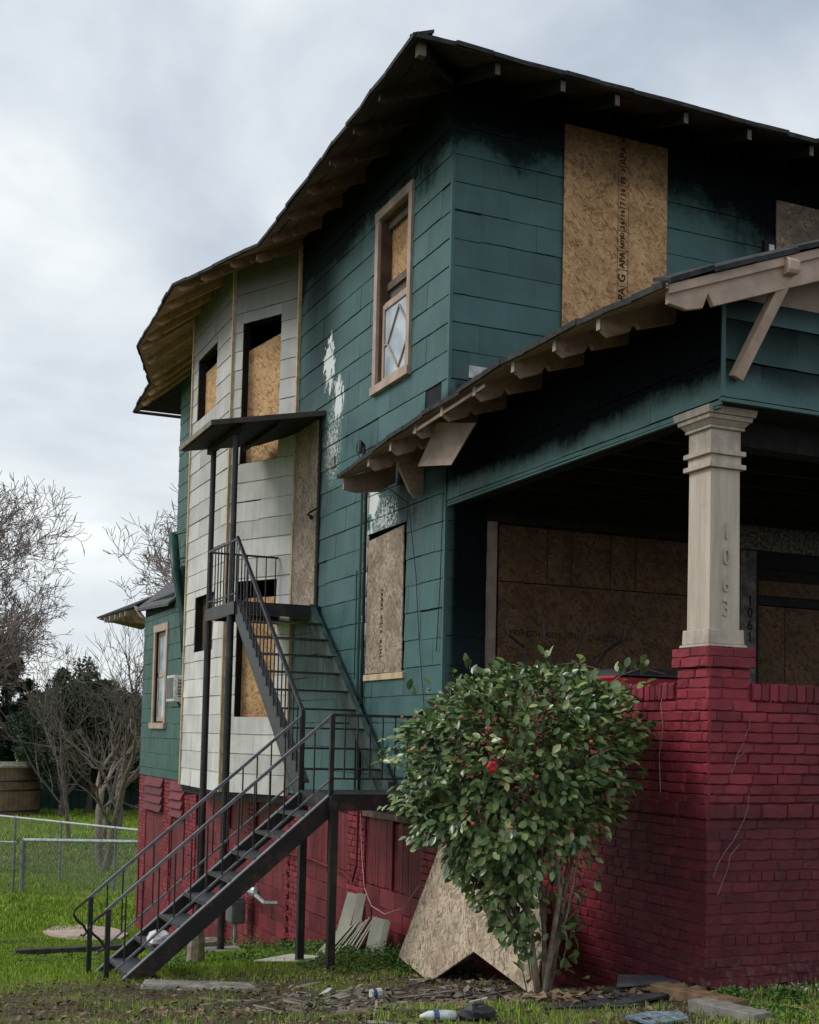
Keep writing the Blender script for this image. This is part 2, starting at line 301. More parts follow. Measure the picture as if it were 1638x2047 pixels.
# ---------------------------------------------------------------- objects
def tag(o, label=None, cat=None, group=None, kind=None):
    for a, b in (('label', label), ('category', cat), ('group', group), ('kind', kind)):
        if b: o[a] = b
    return o
def root(name, loc, label, cat, group=None):
    o = bpy.data.objects.new(name, None); COL.objects.link(o); o.location = loc; o.empty_display_size = 0.2
    return tag(o, label, cat, group)
def wloc(o):
    v = Vector(o.location)
    while o.parent: o = o.parent; v = v + Vector(o.location)
    return v
def link(name, me, mat, parent=None, loc=(0, 0, 0), rotz=0.0, scale=None, label=None, kind=None):
    o = bpy.data.objects.new(name, me); COL.objects.link(o)
    if mat and not me.materials: me.materials.append(mat)
    o.location = Vector(loc) - (wloc(parent) if parent else Vector((0, 0, 0)))
    o.rotation_euler = (0, 0, rotz)
    if scale: o.scale = scale
    if parent: o.parent = parent
    if label: o['label'] = label
    if kind: o['kind'] = kind
    return o
class MB:
    def __init__(s): s.v = []; s.f = []; s.uv = None
    def add(s, vs, fs):
        b = len(s.v); s.v += [tuple(v) for v in vs]; s.f += [tuple(i + b for i in f) for f in fs]; return s
    def box(s, a, b):
        x0, y0, z0 = a; x1, y1, z1 = b
        return s.add([(x0, y0, z0), (x1, y0, z0), (x1, y1, z0), (x0, y1, z0), (x0, y0, z1), (x1, y0, z1), (x1, y1, z1), (x0, y1, z1)],
                     [(0, 3, 2, 1), (4, 5, 6, 7), (0, 1, 5, 4), (1, 2, 6, 5), (2, 3, 7, 6), (3, 0, 4, 7)])
    def hexa(s, p):   # 4 bottom, 4 top
        return s.add(p, [(0, 3, 2, 1), (4, 5, 6, 7), (0, 1, 5, 4), (1, 2, 6, 5), (2, 3, 7, 6), (3, 0, 4, 7)])
    def beam(s, a, b, w, h, up=(0, 0, 1)):
        a = Vector(a); b = Vector(b); d = (b - a).normalized(); r = d.cross(Vector(up)).normalized(); u = r.cross(d).normalized()
        r = r * w / 2; u = u * h / 2
        return s.hexa([a - r - u, a + r - u, a + r + u, a - r + u, b - r - u, b + r - u, b + r + u, b - r + u])
    def prism(s, poly, ext):   # poly list of 3D pts, extruded by vector
        e_ = Vector(ext); n = len(poly); P = [Vector(p) for p in poly]
        return s.add(P + [p + e_ for p in P], [tuple(range(n - 1, -1, -1)), tuple(range(n, 2 * n))] + [(i, (i + 1) % n, n + (i + 1) % n, n + i) for i in range(n)])
    def tube(s, pts, rad, n=8, cap=True):
        P = [Vector(p) for p in pts]; rr = rad if isinstance(rad, (list, tuple)) else [rad] * len(P); b = len(s.v)
        up = Vector((0, 0, 1)); 
        for i, p in enumerate(P):
            d = (P[min(i + 1, len(P) - 1)] - P[max(i - 1, 0)]).normalized()
            if abs(d.dot(up)) > 0.95: up = Vector((1, 0, 0))
            r = d.cross(up).normalized(); u = r.cross(d)
            for j in range(n):
                a = 2 * math.pi * j / n; s.v.append(tuple(p + (r * math.cos(a) + u * math.sin(a)) * rr[i]))
        for i in range(len(P) - 1):
            for j in range(n): s.f.append((b + i * n + j, b + i * n + (j + 1) % n, b + (i + 1) * n + (j + 1) % n, b + (i + 1) * n + j))
        if cap: s.f.append(tuple(b + j for j in range(n - 1, -1, -1))); s.f.append(tuple(b + (len(P) - 1) * n + j for j in range(n)))
        return s
    def ball(s, c, r, n=8, m=5, sc=(1, 1, 1)):
        c = Vector(c); vs = []; fs = []
        for i in range(m + 1):
            t = math.pi * i / m
            for j in range(n):
                a = 2 * math.pi * j / n; vs.append((c.x + r * sc[0] * math.sin(t) * math.cos(a), c.y + r * sc[1] * math.sin(t) * math.sin(a), c.z + r * sc[2] * math.cos(t)))
        for i in range(m):
            for j in range(n): fs.append((i * n + j, i * n + (j + 1) % n, (i + 1) * n + (j + 1) % n, (i + 1) * n + j))
        return s.add(vs, fs)
    def mesh(s, name, mat, org=(0, 0, 0)):
        me = bpy.data.meshes.new(name); o = Vector(org)
        me.from_pydata([tuple(Vector(v) - o) for v in s.v], [], s.f)
        if mat: me.materials.append(mat)
        me.update(); return me
    def build(s, name, mat, parent=None, label=None, kind=None, org=None, smooth=False, bevel=0):
        o_ = Vector(org) if org is not None else (wloc(parent) if parent else Vector((0, 0, 0)))
        me = s.mesh(name, mat, o_)
        if smooth: me.polygons.foreach_set('use_smooth', [True] * len(me.polygons))
        o = link(name, me, None, parent, o_, label=label, kind=kind)
        if bevel:
            bm = o.modifiers.new('bevel', 'BEVEL'); bm.width = bevel; bm.segments = 2; bm.limit_method = 'ANGLE'
        return o
def npmesh(name, V, F, mat, n=3):
    """V (k,3) array, F (m,n) array"""
    me = bpy.data.meshes.new(name); V = np.asarray(V, np.float32); F = np.asarray(F, np.int32)
    me.vertices.add(len(V)); me.vertices.foreach_set('co', V.ravel())
    me.loops.add(F.size); me.loops.foreach_set('vertex_index', F.ravel())
    me.polygons.add(len(F)); me.polygons.foreach_set('loop_start', np.arange(len(F), dtype=np.int32) * n)
    me.materials.append(mat); me.update(calc_edges=True); me.validate(); return me
def px(p):   # rough size in the picture used only to rank pieces: pixels per metre at p, and whether in frame
    q = Vector(p) - CAM; d = q.dot(FWD)
    if d < 0.5: return 0
    u = 819 + 2540 * q.dot(RIGHT) / d; v = 1325 + 2540 * q.dot(DOWN) / d
    return 2540 / d if (-60 < u < 1700 and -60 < v < 2110) else 0

_T = [(-10, .3), (-8, .1), (-5, .04), (-4, 0), (-3.6, -.07), (-2.6, -.26), (-2, -.34), (-.9, -.47), (0, -.52), (1, -.60), (2.85, -.87), (4.3, -1.07), (8.5, -1.75), (12.5, -2.1), (20, -2.3), (45, -2.05), (80, -2.0), (900, -2.0)]
_tx = np.array([a for a, b in _T]); _ty = np.array([b for a, b in _T])
def gz(y): return float(np.interp(y, _tx, _ty))
def gzs(y): return (gz(y - .35) + gz(y) * 2 + gz(y + .35)) / 4
def bumpz(x, y): return 0.035 * mnoise.noise((x * 1.1, y * 1.1, 0)) + 0.012 * mnoise.noise((x * 4, y * 4, 3))
def G(x, y): return gzs(y) + bumpz(x, y)

# ================================================================ ground
xs = np.concatenate([np.linspace(-400, -30, 14), np.linspace(-26, -8, 12), np.linspace(-7, 6, 105), np.linspace(7, 30, 14), np.linspace(40, 400, 12)])
ys = np.concatenate([np.linspace(-60, -12, 8), np.linspace(-10, 10, 165), np.linspace(10.6, 60, 70), np.linspace(70, 900, 16)])
V = np.array([(x, y, G(x, y)) for y in ys for x in xs]); nx = len(xs)
F = np.array([(j * nx + i, j * nx + i + 1, (j + 1) * nx + i + 1, (j + 1) * nx + i) for j in range(len(ys) - 1) for i in range(nx - 1)])
me = npmesh('ground', V, F, GROUND, 4); me.polygons.foreach_set('use_smooth', [True] * len(F))
link('ground', me, None, kind='structure')

# ================================================================ piece templates
def jitter_box(seed, jx=0.0, jy=0.0, jz=0.0, bev=0.06):
    """unit box (0..1)^3 with slightly uneven edges; y=0 is the outer face"""
    r = random.Random(seed); m_ = MB()
    def j(a): return r.uniform(-a, a)
    P = []
    for z in (0, 1):
        for (x, y) in ((0, 0), (1, 0), (1, 1), (0, 1)): P.append((x + j(jx), y + (j(jy) if y == 0 else 0), z + j(jz)))
    m_.hexa([P[0], P[1], P[2], P[3], P[4], P[5], P[6], P[7]]); return m_
def brick_template(seed, mat):
    r = random.Random(seed); m_ = MB(); b = 0.045; bz = 0.14
    j = lambda a: r.uniform(-a, a)
    of = [(0 + j(.015), 0.26, 0 + j(.06)), (1 + j(.015), 0.35, 0 + j(.06)), (1 + j(.015), 0.35, 1 + j(.06)), (0 + j(.015), 0.35, 1 + j(.06))]
    ff = [(b, j(.06), bz + j(.04)), (1 - b, j(.06), bz + j(.04)), (1 - b, j(.06), 1 - bz + j(.04)), (b, j(.06), 1 - bz + j(.04))]
    mf = [(0.33, j(.08), bz * .6 + j(.04)), (0.66, j(.08), bz * .6 + j(.04)), (0.66, j(.08), 1 - bz * .6 + j(.04)), (0.33, j(.08), 1 - bz * .6 + j(.04))]
    mo = [(0.33, .35, j(.05)), (0.66, .35, j(.05)), (0.66, .35, 1 + j(.05)), (0.33, .35, 1 + j(.05))]
    bk = [(0, 1, 0), (1, 1, 0), (1, 1, 1), (0, 1, 1)]
    m_.add(of + ff + mf + mo + bk, [(4, 8, 11, 7), (8, 9, 10, 11), (9, 5, 6, 10), (0, 12, 8, 4), (12, 13, 9, 8), (13, 1, 5, 9), (7, 11, 15, 3), (11, 10, 14, 15), (10, 6, 2, 14), (0, 4, 7, 3), (1, 2, 6, 5),
                                    (16, 17, 13, 12, 0), (17, 1, 13), (18, 19, 3, 15, 14), (18, 14, 2), (19, 16, 0, 3), (17, 18, 2, 1)])
    return m_
def shingle_template(seed):
    """unit shingle: butt proud at the bottom; y=0 is the wall, -y is outward (y scaled 1 = metres*100)"""
    r = random.Random(seed); m_ = MB(); n = 5; P = []
    bot = [r.uniform(0, .018) for _ in range(n + 1)]
    for i in range(n + 1):
        x = i / n; P += [(x, -1.2 + r.uniform(-.12, .12), bot[i]), (x, -0.35, 1.0), (x, 0.3, 1.0), (x, 0.3, bot[i])]
    F_ = []
    for i in range(n):
        a = i * 4; b = a + 4
        F_ += [(a, b, b + 1, a + 1), (a + 1, b + 1, b + 2, a + 2), (a + 2, b + 2, b + 3, a + 3), (a + 3, b + 3, b, a)]
    F_ += [(0, 1, 2, 3), (n * 4 + 3, n * 4 + 2, n * 4 + 1, n * 4)]
    m_.add(P, F_); return m_
TPL = {}
def tpl(kind, mat, i):
    key = (kind, mat.name, i)
    if key not in TPL:
        mb = brick_template(40 + i, mat) if kind == 'brick' else shingle_template(60 + i) if kind == 'shingle' else jitter_box(80 + i, .01, .05, .02)
        TPL[key] = (mb, mb.mesh(kind, mat))
    return TPL[key]
def emit(name, pieces, parent, limit=300):
    """pieces: (kind, mat, variant, loc, rotz, scale). The largest in the picture become objects, the rest one joined part."""
    vis = sorted(pieces, key=lambda q: -px(q[3]) * math.sqrt(q[5][0] * q[5][2]))
    for q in vis[:limit]:
        if q[6] if len(q) > 6 else True:
            link(name, tpl(q[0], q[1], q[2])[1], None, parent, q[3], q[4], q[5])
    rest = {}
    for q in vis[limit:]: rest.setdefault(q[1].name, []).append(q)
    for mn, L in rest.items():
        Vs = []; Fs = []; b = 0
        for q in L:
            mb = tpl(q[0], q[1], q[2])[0]; c, s_ = math.cos(q[4]), math.sin(q[4]); sc = q[5]
            for v in mb.v:
                x, y, z = v[0] * sc[0], v[1] * sc[1], v[2] * sc[2]; Vs.append((q[3][0] + x * c - y * s_, q[3][1] + x * s_ + y * c, q[3][2] + z))
            Fs += [tuple(i + b for i in f) for f in mb.f]; b = len(Vs)
        o = MB(); o.v = Vs; o.f = Fs
        o.build(name, L[0][1], parent, kind='stuff')
def minus(rects, holes):
    out = list(rects)
    for (hx0, hz0, hx1, hz1) in holes:
        nx_ = []
        for (x0, z0, x1, z1) in out:
            if hx1 <= x0 or hx0 >= x1 or hz1 <= z0 or hz0 >= z1: nx_.append((x0, z0, x1, z1)); continue
            if x0 < hx0: nx_.append((x0, z0, hx0, z1))
            if hx1 < x1: nx_.append((hx1, z0, x1, z1))
            a, b = max(x0, hx0), min(x1, hx1)
            if z0 < hz0: nx_.append((a, z0, b, hz0))
            if hz1 < z1: nx_.append((a, hz1, b, z1))
        out = nx_
    return [r for r in out if r[2] - r[0] > .012 and r[3] - r[1] > .012]
SH = []; BR = []; BK = []; GS = []
def shingles(out, org, ang, L, z0, z1, anchor, e_, w, holes, mat, seed):
    """rows of asbestos shingles on a vertical wall; local x runs along ang, outward is local -y"""
    r = random.Random(seed); c, s_ = math.cos(ang), math.sin(ang)
    k0 = math.floor((z0 - anchor) / e_); k = k0
    while anchor + k * e_ < z1:
        a = max(z0, anchor + k * e_); b = min(z1, anchor + (k + 1) * e_); x = -w + (0.5 * w if k % 2 else 0) + 0.0
        while x < L:
            g = 0.0014
            for (p, q, p2, q2) in minus([(max(0, x) + g / 2, a + .006, min(L, x + w) - g / 2, b + .004)], holes) if min(L, x + w) - max(0, x) > .02 else []:
                out.append(('shingle', mat, r.randrange(5), (org[0] + c * p, org[1] + s_ * p, q + r.uniform(-.003, .003) - (.012 if r.random() < .03 else 0)), ang + r.uniform(-.003, .003), (p2 - p, 0.01 * r.uniform(.8, 1.25), q2 - q)))
            x += w
        k += 1
def bricks(out, org, ang, L, z0, z1, holes=(), mat=None, seed=0, c_=0.068, bl=0.205, dep=0.03, header=6, offset=0.0):
    mat = mat or RED; r = random.Random(seed); c, s_ = math.cos(ang), math.sin(ang); k = 0; z = z1
    while z > z0 + .02:
        zb = max(z0, z - c_); hd = header and k % header == header - 1; w = bl / 2 if hd else bl
        x = -r.uniform(0.2, .8) * w if k % 2 else -0.5 * w * r.uniform(.8, 1.0) * (k % 3) / 2 + offset * 0
        while x < L:
            ww = w * r.uniform(.93, 1.06)
            a, b = max(0, x), min(L, x + ww)
            if b - a > .03:
                for (p, q, p2, q2) in minus([(a, zb, b, z)], holes):
                    if p2 - p < .03 or q2 - q < .02: continue
                    o_ = r.uniform(-.0022, .0022); jz = r.uniform(-.002, .002)
                    out.append(('brick', mat, r.randrange(6), (org[0] + c * (p + .0015) + s_ * o_, org[1] + s_ * (p + .0015) - c * o_, q + .002 + jz), ang + r.uniform(-.006, .006), (p2 - p - .003, dep, q2 - q - .004)))
            x += ww
        z -= c_; k += 1
def backing(mb, org, ang, L, z0, z1, holes, th=0.14, gap=0.0):
    c, s_ = math.cos(ang), math.sin(ang)
    xs_ = sorted({0, L, *[h[0] for h in holes], *[h[2] for h in holes]}); xs_ = [x for x in xs_ if 0 <= x <= L]
    for (a, b, a2, b2) in minus([(0, z0, L, z1)], holes):
        P = []
        for z in (b, b2):
            for (x, y) in ((a, gap), (a2, gap), (a2, th), (a, th)): P.append((org[0] + c * x - s_ * y, org[1] + s_ * x + c * y, z))
        mb.hexa(P)
def board(parent, name, mat, org, ang, x0, z0, x1, z1, y0, th=0.012, label=None, poly=None):
    """flat sheet on a wall (local frame) with UV in metres"""
    c, s_ = math.cos(ang), math.sin(ang)
    poly = poly or [(x0, z0), (x1, z0), (x1, z1), (x0, z1)]
    n = len(poly); P = [(org[0] + c * x - s_ * y0, org[1] + s_ * x + c * y0, z) for x, z in poly] + [(org[0] + c * x - s_ * (y0 + th), org[1] + s_ * x + c * (y0 + th), z) for x, z in poly]
    mb = MB(); mb.add(P, [tuple(range(n)), tuple(range(2 * n - 1, n - 1, -1))] + [(i, n + i, n + (i + 1) % n, (i + 1) % n) for i in range(n)])
    o = mb.build(name, mat, parent, label=label); me = o.data; uvl = me.uv_layers.new(name='UVMap')
    uvs = [(x, z) for x, z in poly] * 2
    for lp in me.loops: uvl.data[lp.index].uv = uvs[lp.vertex_index]
    return o
def text(parent, name, body, size, loc, rot, mat, ext=0.004, label=None, sx_=1.0, space=1.0, bold=0.0):
    cu = bpy.data.curves.new(name, 'FONT'); cu.body = body; cu.size = size; cu.extrude = ext; cu.align_x = 'CENTER'; cu.align_y = 'CENTER'; cu.space_character = space; cu.resolution_u = 3; cu.offset = bold
    ob = bpy.data.objects.new('tmp', cu); COL.objects.link(ob); bpy.context.view_layer.update()
    me = bpy.data.meshes.new_from_object(ob.evaluated_get(bpy.context.evaluated_depsgraph_get())); me.name = name
    bpy.data.objects.remove(ob)
    me.materials.clear(); me.materials.append(mat)
    o = link(name, me, None, parent, loc, label=label); o.rotation_euler = rot; o.scale = (sx_, 1, 1); return o

# wall frames: local x along the wall, outward = local -y
A_SIDE = -math.pi / 2      # side wall: local x runs towards -Y, outward is -X
def S(y): return -y        # local coordinate along the side wall with org (0,0)
# ================================================================ HOUSE
H = root('house', (0, 0, -0.5), 'large two storey green shingled house with soot stains, boarded windows and a red brick base', 'house')
E_ = 0.2735; AN = 6.64
# --- side wall (x=0). org at y=4.5 -> local x = 4.5 - y
O1 = (0, 4.5); L1 = 4.5
W1 = (4.5 - 1.83, 5.36, 4.5 - 0.98, 7.20)
W2 = (4.5 - 1.96, 2.25, 4.5 - 0.92, 3.76)
D1 = (4.5 - 4.40, 3.14, 4.5 - 3.66, 5.30)
shingles(SH, O1, A_SIDE, L1 - .03, .84, 8.02, AN, E_, .61, [(4.5 - 1.90, 5.28, 4.5 - .92, 7.28), W2, (0, 3.1, 4.5 - 3.56, 5.44), (4.36, 5.03, 4.5, 4.86), (3.97, 4.80, 4.34, 4.995)], GREEN, 1)
wall = MB(); wall2 = MB(); wall3 = MB(); backing(wall, O1, A_SIDE, L1, .80, 8.0, [W1, W2, D1], gap=0.004)
# wall behind the bay, and the rear stretch
O2 = (0, 13.4); 
ACW = (13.4 - 9.62, 2.05, 13.4 - 9.05, 2.5)
WW = (13.4 - 12.35, 1.75, 13.4 - 11.5, 3.37)
shingles(GS, O2, A_SIDE, 13.4 - 9.0, .75, 3.72, AN, E_, .61, [ACW, (13.4 - 12.45, 1.62, 13.4 - 11.4, 3.49)], GREENW, 2)
shingles(GS, (0, 11.0), A_SIDE, 2.03, 3.72, 7.9, AN, E_, .61, [], GREENW, 3)
backing(wall2, O2, A_SIDE, 13.4 - 11.0, .72, 4.0, [WW], gap=0.004)
backing(wall2, (0, 11.0), A_SIDE, 11.0 - 8.9, .72, 8.0, [(11.0 - 9.62, 2.05, 11.0 - 9.05, 2.5)], gap=0.004)
# --- front wall (y=0)
FW = (0.60, 1.6, 2.80, 3.60); DW = (3.62, 1.2, 4.75, 3.46)
shingles(SH, (0.0, 0), 0.0, 5.6, 4.6, 8.05, AN, E_, .61, [(1.24, 4.0, 2.42, 7.70), (3.88, 4.0, 6.0, 7.44), (0.20, 5.02, 0.50, 5.15)], GREEN, 4)
shingles(SH, (0.0, 0), 0.0, 0.45, 1.6, 4.6, AN, E_, .61, [], GREEN, 5)
backing(wall3, (0.0, 0), 0.0, 9.0, .80, 8.0, [FW, DW], gap=0.004)
wall.build('wall', FELT, H); wall2.build('wall', FELT, H); wall3.build('wall', FELT, H)
for a_, b_ in (((8.86, .1, -.6), (9.0, 11.0, 8.0)), ((0.1, 10.86, -2), (8.86, 11.0, 8.0)), ((3.9, 11.0, -2), (4.0, 13.4, 4.0)), ((0.1, 13.3, -2.3), (3.9, 13.4, 4.0))): MB().box(a_, b_).build('rear_wall', GREENW, H)
mb = MB(); mb.box((.16, .16, 4.25), (8.8, 10.8, 4.35)); mb.box((.16, .16, .75), (8.8, 13.2, .85)); mb.box((.16, .16, 7.9), (8.8, 10.8, 7.95)); mb.build('floor', CHAR, H)
mb = MB(); mb.box((1.1, .2, .9), (1.2, 10.7, 7.8)); mb.box((.16, 2.6, .9), (1.1, 2.7, 7.8)); mb.box((.16,.2,4.36),(1.1,.24,7.8)); mb.build('inner_wall', CHAR, H)

# --- bay: F2 (angled towards the camera), F1 (parallel), F3
JB = Vector((0, 4.5)); CB = Vector((-.57, 5.62)); LB = Vector((-.57, 7.80)); KB = Vector((0, 8.92))
a2 = math.atan2(JB.y - CB.y, JB.x - CB.x)       # from c to j : outward is local -y
def toang(a, b): return math.atan2(b[1] - a[1], b[0] - a[0])
L2 = (JB - CB).length; a1 = toang(LB, CB); L1b = (LB - CB).length; a3 = toang(KB, LB); L3 = (KB - LB).length
F2U = (L2 - 1.07, 5.15, L2 - .35, 7.04); F2L = (L2 - 1.03, 1.79, L2 - .30, 3.57)
F1U = (7.80 - 7.50, 6.15, 7.80 - 6.43, 7.06); F1L = (7.80 - 7.25, 2.72, 7.80 - 6.22, 3.51)
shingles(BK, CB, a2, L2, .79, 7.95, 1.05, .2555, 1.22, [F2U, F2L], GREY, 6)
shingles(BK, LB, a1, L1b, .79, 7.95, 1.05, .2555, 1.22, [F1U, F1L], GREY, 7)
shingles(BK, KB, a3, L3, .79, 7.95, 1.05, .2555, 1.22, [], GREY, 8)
wb = MB(); backing(wb, CB, a2, L2, .76, 7.97, [F2U, F2L], gap=.004); backing(wb, LB, a1, L1b, .76, 7.97, [F1U, F1L], gap=.004); backing(wb, KB, a3, L3, .76, 7.97, [], gap=.004)
wb.build('bay_wall', CHAR, H)
MB().prism([(0, 4.5, .70), (-.55, 5.62, .70), (-.55, 7.80, .70), (0, 8.9, .70)], (0, 0, .07)).build('bay_floor', CHAR, H)
# corner strips of raw pine
for p, q in ((JB + Vector((-.02, -.005)), 'a'), (CB, 'b'), (LB, 'c')):
    mb = MB(); mb.box((p.x - .032, p.y - .032, .80), (p.x + .012, p.y + .012, 7.85)); mb.build('corner_strip', PINE, H, bevel=.003)
mb = MB(); mb.box((-.022, -.022, .84), (.01, .01, 7.9)); mb.build('corner_bead', GREEN, H)
# --- boards over the openings
RC = 0.11
board(H, 'window_board', OSB, CB, a2, F2U[0], 4.9, F2U[2], 6.82, RC, label='yellow chipboard inside the tall upper bay window', poly=[(F2U[0], 4.9), (F2U[2], 4.9), (F2U[2], 6.86), (F2U[0], 6.70)])
board(H, 'window_board', OSB, CB, a2, F2L[0], 1.7, F2L[2], 3.36, RC, label='yellow chipboard inside the lower bay window behind the stair')
board(H, 'window_board', OSB, LB, a1, F1U[0], 6.0, F1U[2], 6.90, RC, label='yellow chipboard inside the small upper bay window')
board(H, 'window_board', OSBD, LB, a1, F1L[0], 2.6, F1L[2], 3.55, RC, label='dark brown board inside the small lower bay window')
board(H, 'window_board', OSB, O1, A_SIDE, W1[0] - .02, 6.55, W1[2] + .02, 7.25, .125, label='chipboard behind the open upper sash')
board(H, 'window_board', OSBG, O1, A_SIDE, 0, 0, 0, 0, -.012, label='weathered grey chipboard sheet over the lower side window', poly=[(W2[0] + .0, 2.25), (W2[2] - .05, 2.24), (W2[2] - .065, 3.735), (W2[0] + .02, 3.69)])
MB().box((-.03, .90, 2.17), (.05, 1.98, 2.235)).build('window_sill', PINE, H, bevel=.004)
MB().box((-.028, 3.55, 3.12), (0, 3.615, 5.46)).build('door_casing', CHAR, H)
board(H, 'door_board', OSBG, O1, A_SIDE, .03, 3.13, .87, 5.44, -.034, label='tall weathered chipboard sheet over the upper door')
mb = MB().tube([(-.04, 3.72, 4.22), (-.12, 3.70, 4.24), (-.12, 3.62, 4.25), (-.05, 3.56, 4.30)], .012, 6); mb.ball((-.05, 3.76, 4.22), .028, 8, 5); mb.build('door_latch', IRON, H)
UB = board(H, 'window_board', OSB, (0, 0), 0.0, 1.205, 4.9, 2.435, 7.74, -.034, label='large yellow chipboard sheet with a printed strip over the upper front window')
board(H, 'window_board', OSBG, (0, 0), 0.0, 3.85, 4.9, 5.07, 7.47, -.034, label='sooty grey chipboard sheet at the right of the upper front wall')
mb = MB(); mb.box((3.68, -.05, 5.4), (3.83, 0, 7.0)); mb.build('window_casing', CHAR, H)
MB().box((3.735, -.062, 6.66), (3.80, -.05, 6.95)).build('torn_flashing', PLASW, H)
MB().prism([(3.81, -.06, 6.62), (4.12, -.06, 6.62), (3.81, -.06, 6.90)], (0, .01, 0)).build('torn_flashing', GLASS, H)
MB().box((.20, -.016, 5.03), (.50, -.004, 5.15)).build('torn_flashing', PLASW, H, label='white underlay showing at a missing shingle')
# --- upper side window W1
win = MB(); win.box((-.002, .99, 5.35), (.0, 1.0, 5.36)); 
WN = bpy.data.objects.new('window', None); COL.objects.link(WN); WN.parent = H; WN.location = Vector((0, 1.4, 5.3)) - wloc(H); WN['label'] = 'tan framed side window with a diamond pane lower sash'
fr = MB(); fr.box((-.040, 1.815, 5.36), (.0, 1.905, 7.20)); fr.box((-.040, .915, 5.36), (.0, 1.0, 7.20)); fr.box((-.042, .905, 7.20), (.0, 1.915, 7.30)); fr.box((-.060, .90, 5.27), (.0, 1.92, 5.36))
fr.build('frame', TAN, WN, bevel=.004)
jm = MB(); jm.box((.0, 1.80, 5.36), (.14, 1.83, 7.20)); jm.box((.0, .98, 5.36), (.14, .995, 7.20)); jm.box((.0, .99, 7.18), (.14, 1.82, 7.20)); jm.box((.0, .99, 5.34), (.14, 1.82, 5.37)); jm.build('jamb', simple('brown_jamb', (.10, .06, .045), .7), WN)
sh = MB(); sh.box((.03, 1.00, 5.37), (.065, 1.055, 6.25)); sh.box((.03, 1.745, 5.37), (.065, 1.80, 6.25)); sh.box((.03, 1.055, 5.37), (.065, 1.745, 5.44)); sh.box((.03, 1.055, 6.19), (.065, 1.745, 6.26)); sh.build('sash', TAN, WN)
MB().box((.046, 1.05, 5.43), (.050, 1.75, 6.20)).build('pane', GLASS, WN)
def bar(a, b, w=.016): return MB().beam((.036, *a), (.036, *b), w, w)
mu = MB()
cy_, zc = 1.36, 5.80
for a, b in (((cy_, 6.14), (1.06, zc)), ((1.06, zc), (cy_, 5.47)), ((cy_, 5.47), (1.66, zc)), ((1.66, zc), (cy_, 6.14)), ((cy_, 6.14), (cy_, 6.19)), ((cy_, 5.47), (cy_, 5.44)), ((1.66, zc), (1.745, zc)), ((1.06, zc), (1.055, zc))): mu.beam((.036, *a), (.036, *b), .014, .018)
mu.build('muntin', TAN, WN)
us = MB(); us.box((.075, 1.0, 6.42), (.105, 1.80, 6.50)); us.box((.075, 1.0, 7.10), (.105, 1.8, 7.18)); us.box((.075, 1.0, 6.5), (.105, 1.04, 7.1)); us.build('upper_sash', simple('sooty_tan', (.13, .10, .085), .7), WN)
MB().box((.11, 1.0, 6.2), (.115, 1.8, 6.44)).build('curtain', simple('dirty_lace', (.12, .105, .09), .9, .5, 30), WN)
# --- rear wing window
WV = bpy.data.objects.new('window', None); COL.objects.link(WV); WV.parent = H; WV.location = Vector((0, 11.9, 2.5)) - wloc(H); WV['label'] = 'narrow tan framed window in the low rear wing'
fr = MB(); fr.box((-.03, 12.35, 1.72), (0, 12.47, 3.37)); fr.box((-.03, 11.38, 1.72), (0, 11.5, 3.37)); fr.box((-.034, 11.36, 3.37), (0, 12.49, 3.50)); fr.box((-.06, 11.34, 1.62), (0, 12.51, 1.72)); fr.build('frame', TAN, WV)
fr = MB(); fr.box((.04, 11.5, 1.75), (.07, 12.35, 1.83)); fr.box((.04, 11.5, 2.55), (.07, 12.35, 2.63)); fr.box((.04, 11.5, 3.30), (.07, 12.35, 3.37)); fr.box((.04, 11.5, 1.83), (.07, 11.57, 3.3)); fr.box((.04, 12.28, 1.83), (.07, 12.35, 3.3)); fr.build('sash', TAN, WV)
MB().box((.055, 11.55, 1.8), (.06, 12.3, 3.32)).build('pane', GLASS, WV)

# --- main roof: eave outline -> wall line
EV = [(-.83, -.96, 7.66), (-.77, .84, 7.66), (-.72, 2.5, 7.64), (-.70, 4.10, 7.60), (-1.30, 6.08, 7.62), (-1.19, 8.95, 7.60), (-.58, 10.85, 7.56), (-.55, 12.35, 7.40)]
IN = [(0, 0, 8.02), (0, .9, 8.02), (0, 2.6, 8.01), (0, 4.5, 7.97), (-.57, 5.62, 7.96), (-.57, 7.8, 7.94), (0, 8.92, 7.92), (0, 11.0, 7.80)]
HI = [(4.5, 4.5, 10.1)] * 3 + [(1.6, 5.4, 8.75), (1.6, 6.2, 8.75), (1.6, 7.4, 8.75), (1.6, 8.2, 8.75), (4.5, 6.5, 10.1)]
EVF = [(-.83, -.96, 7.66), (1.4, -.93, 7.67), (3.6, -.92, 7.67), (9.8, -.92, 7.66), (9.9, 12.4, 7.5)]; INF = [(0, 0, 8.02), (1.6, 0, 8.03), (3.6, 0, 8.03), (9, 0, 8.02), (9, 11, 8.0)]
def strip(mb, A, B, dz=0.0):
    b = len(mb.v); n = len(A); mb.v += [(a[0], a[1], a[2] + dz) for a in A] + [(a[0], a[1], a[2] + dz) for a in B]
    for i in range(n - 1): mb.f.append((b + i, b + i + 1, b + n + i + 1, b + n + i))
R1 = bpy.data.objects.new('roof', None); COL.objects.link(R1); R1.parent = H; R1.location = Vector((0, 4, 8)) - wloc(H); R1['label'] = 'dark hipped main roof with deep open eaves and charred rafters'
dk = MB(); strip(dk, EV, IN); strip(dk, EVF, INF)
dk.build('deck', SOFFIT, R1)
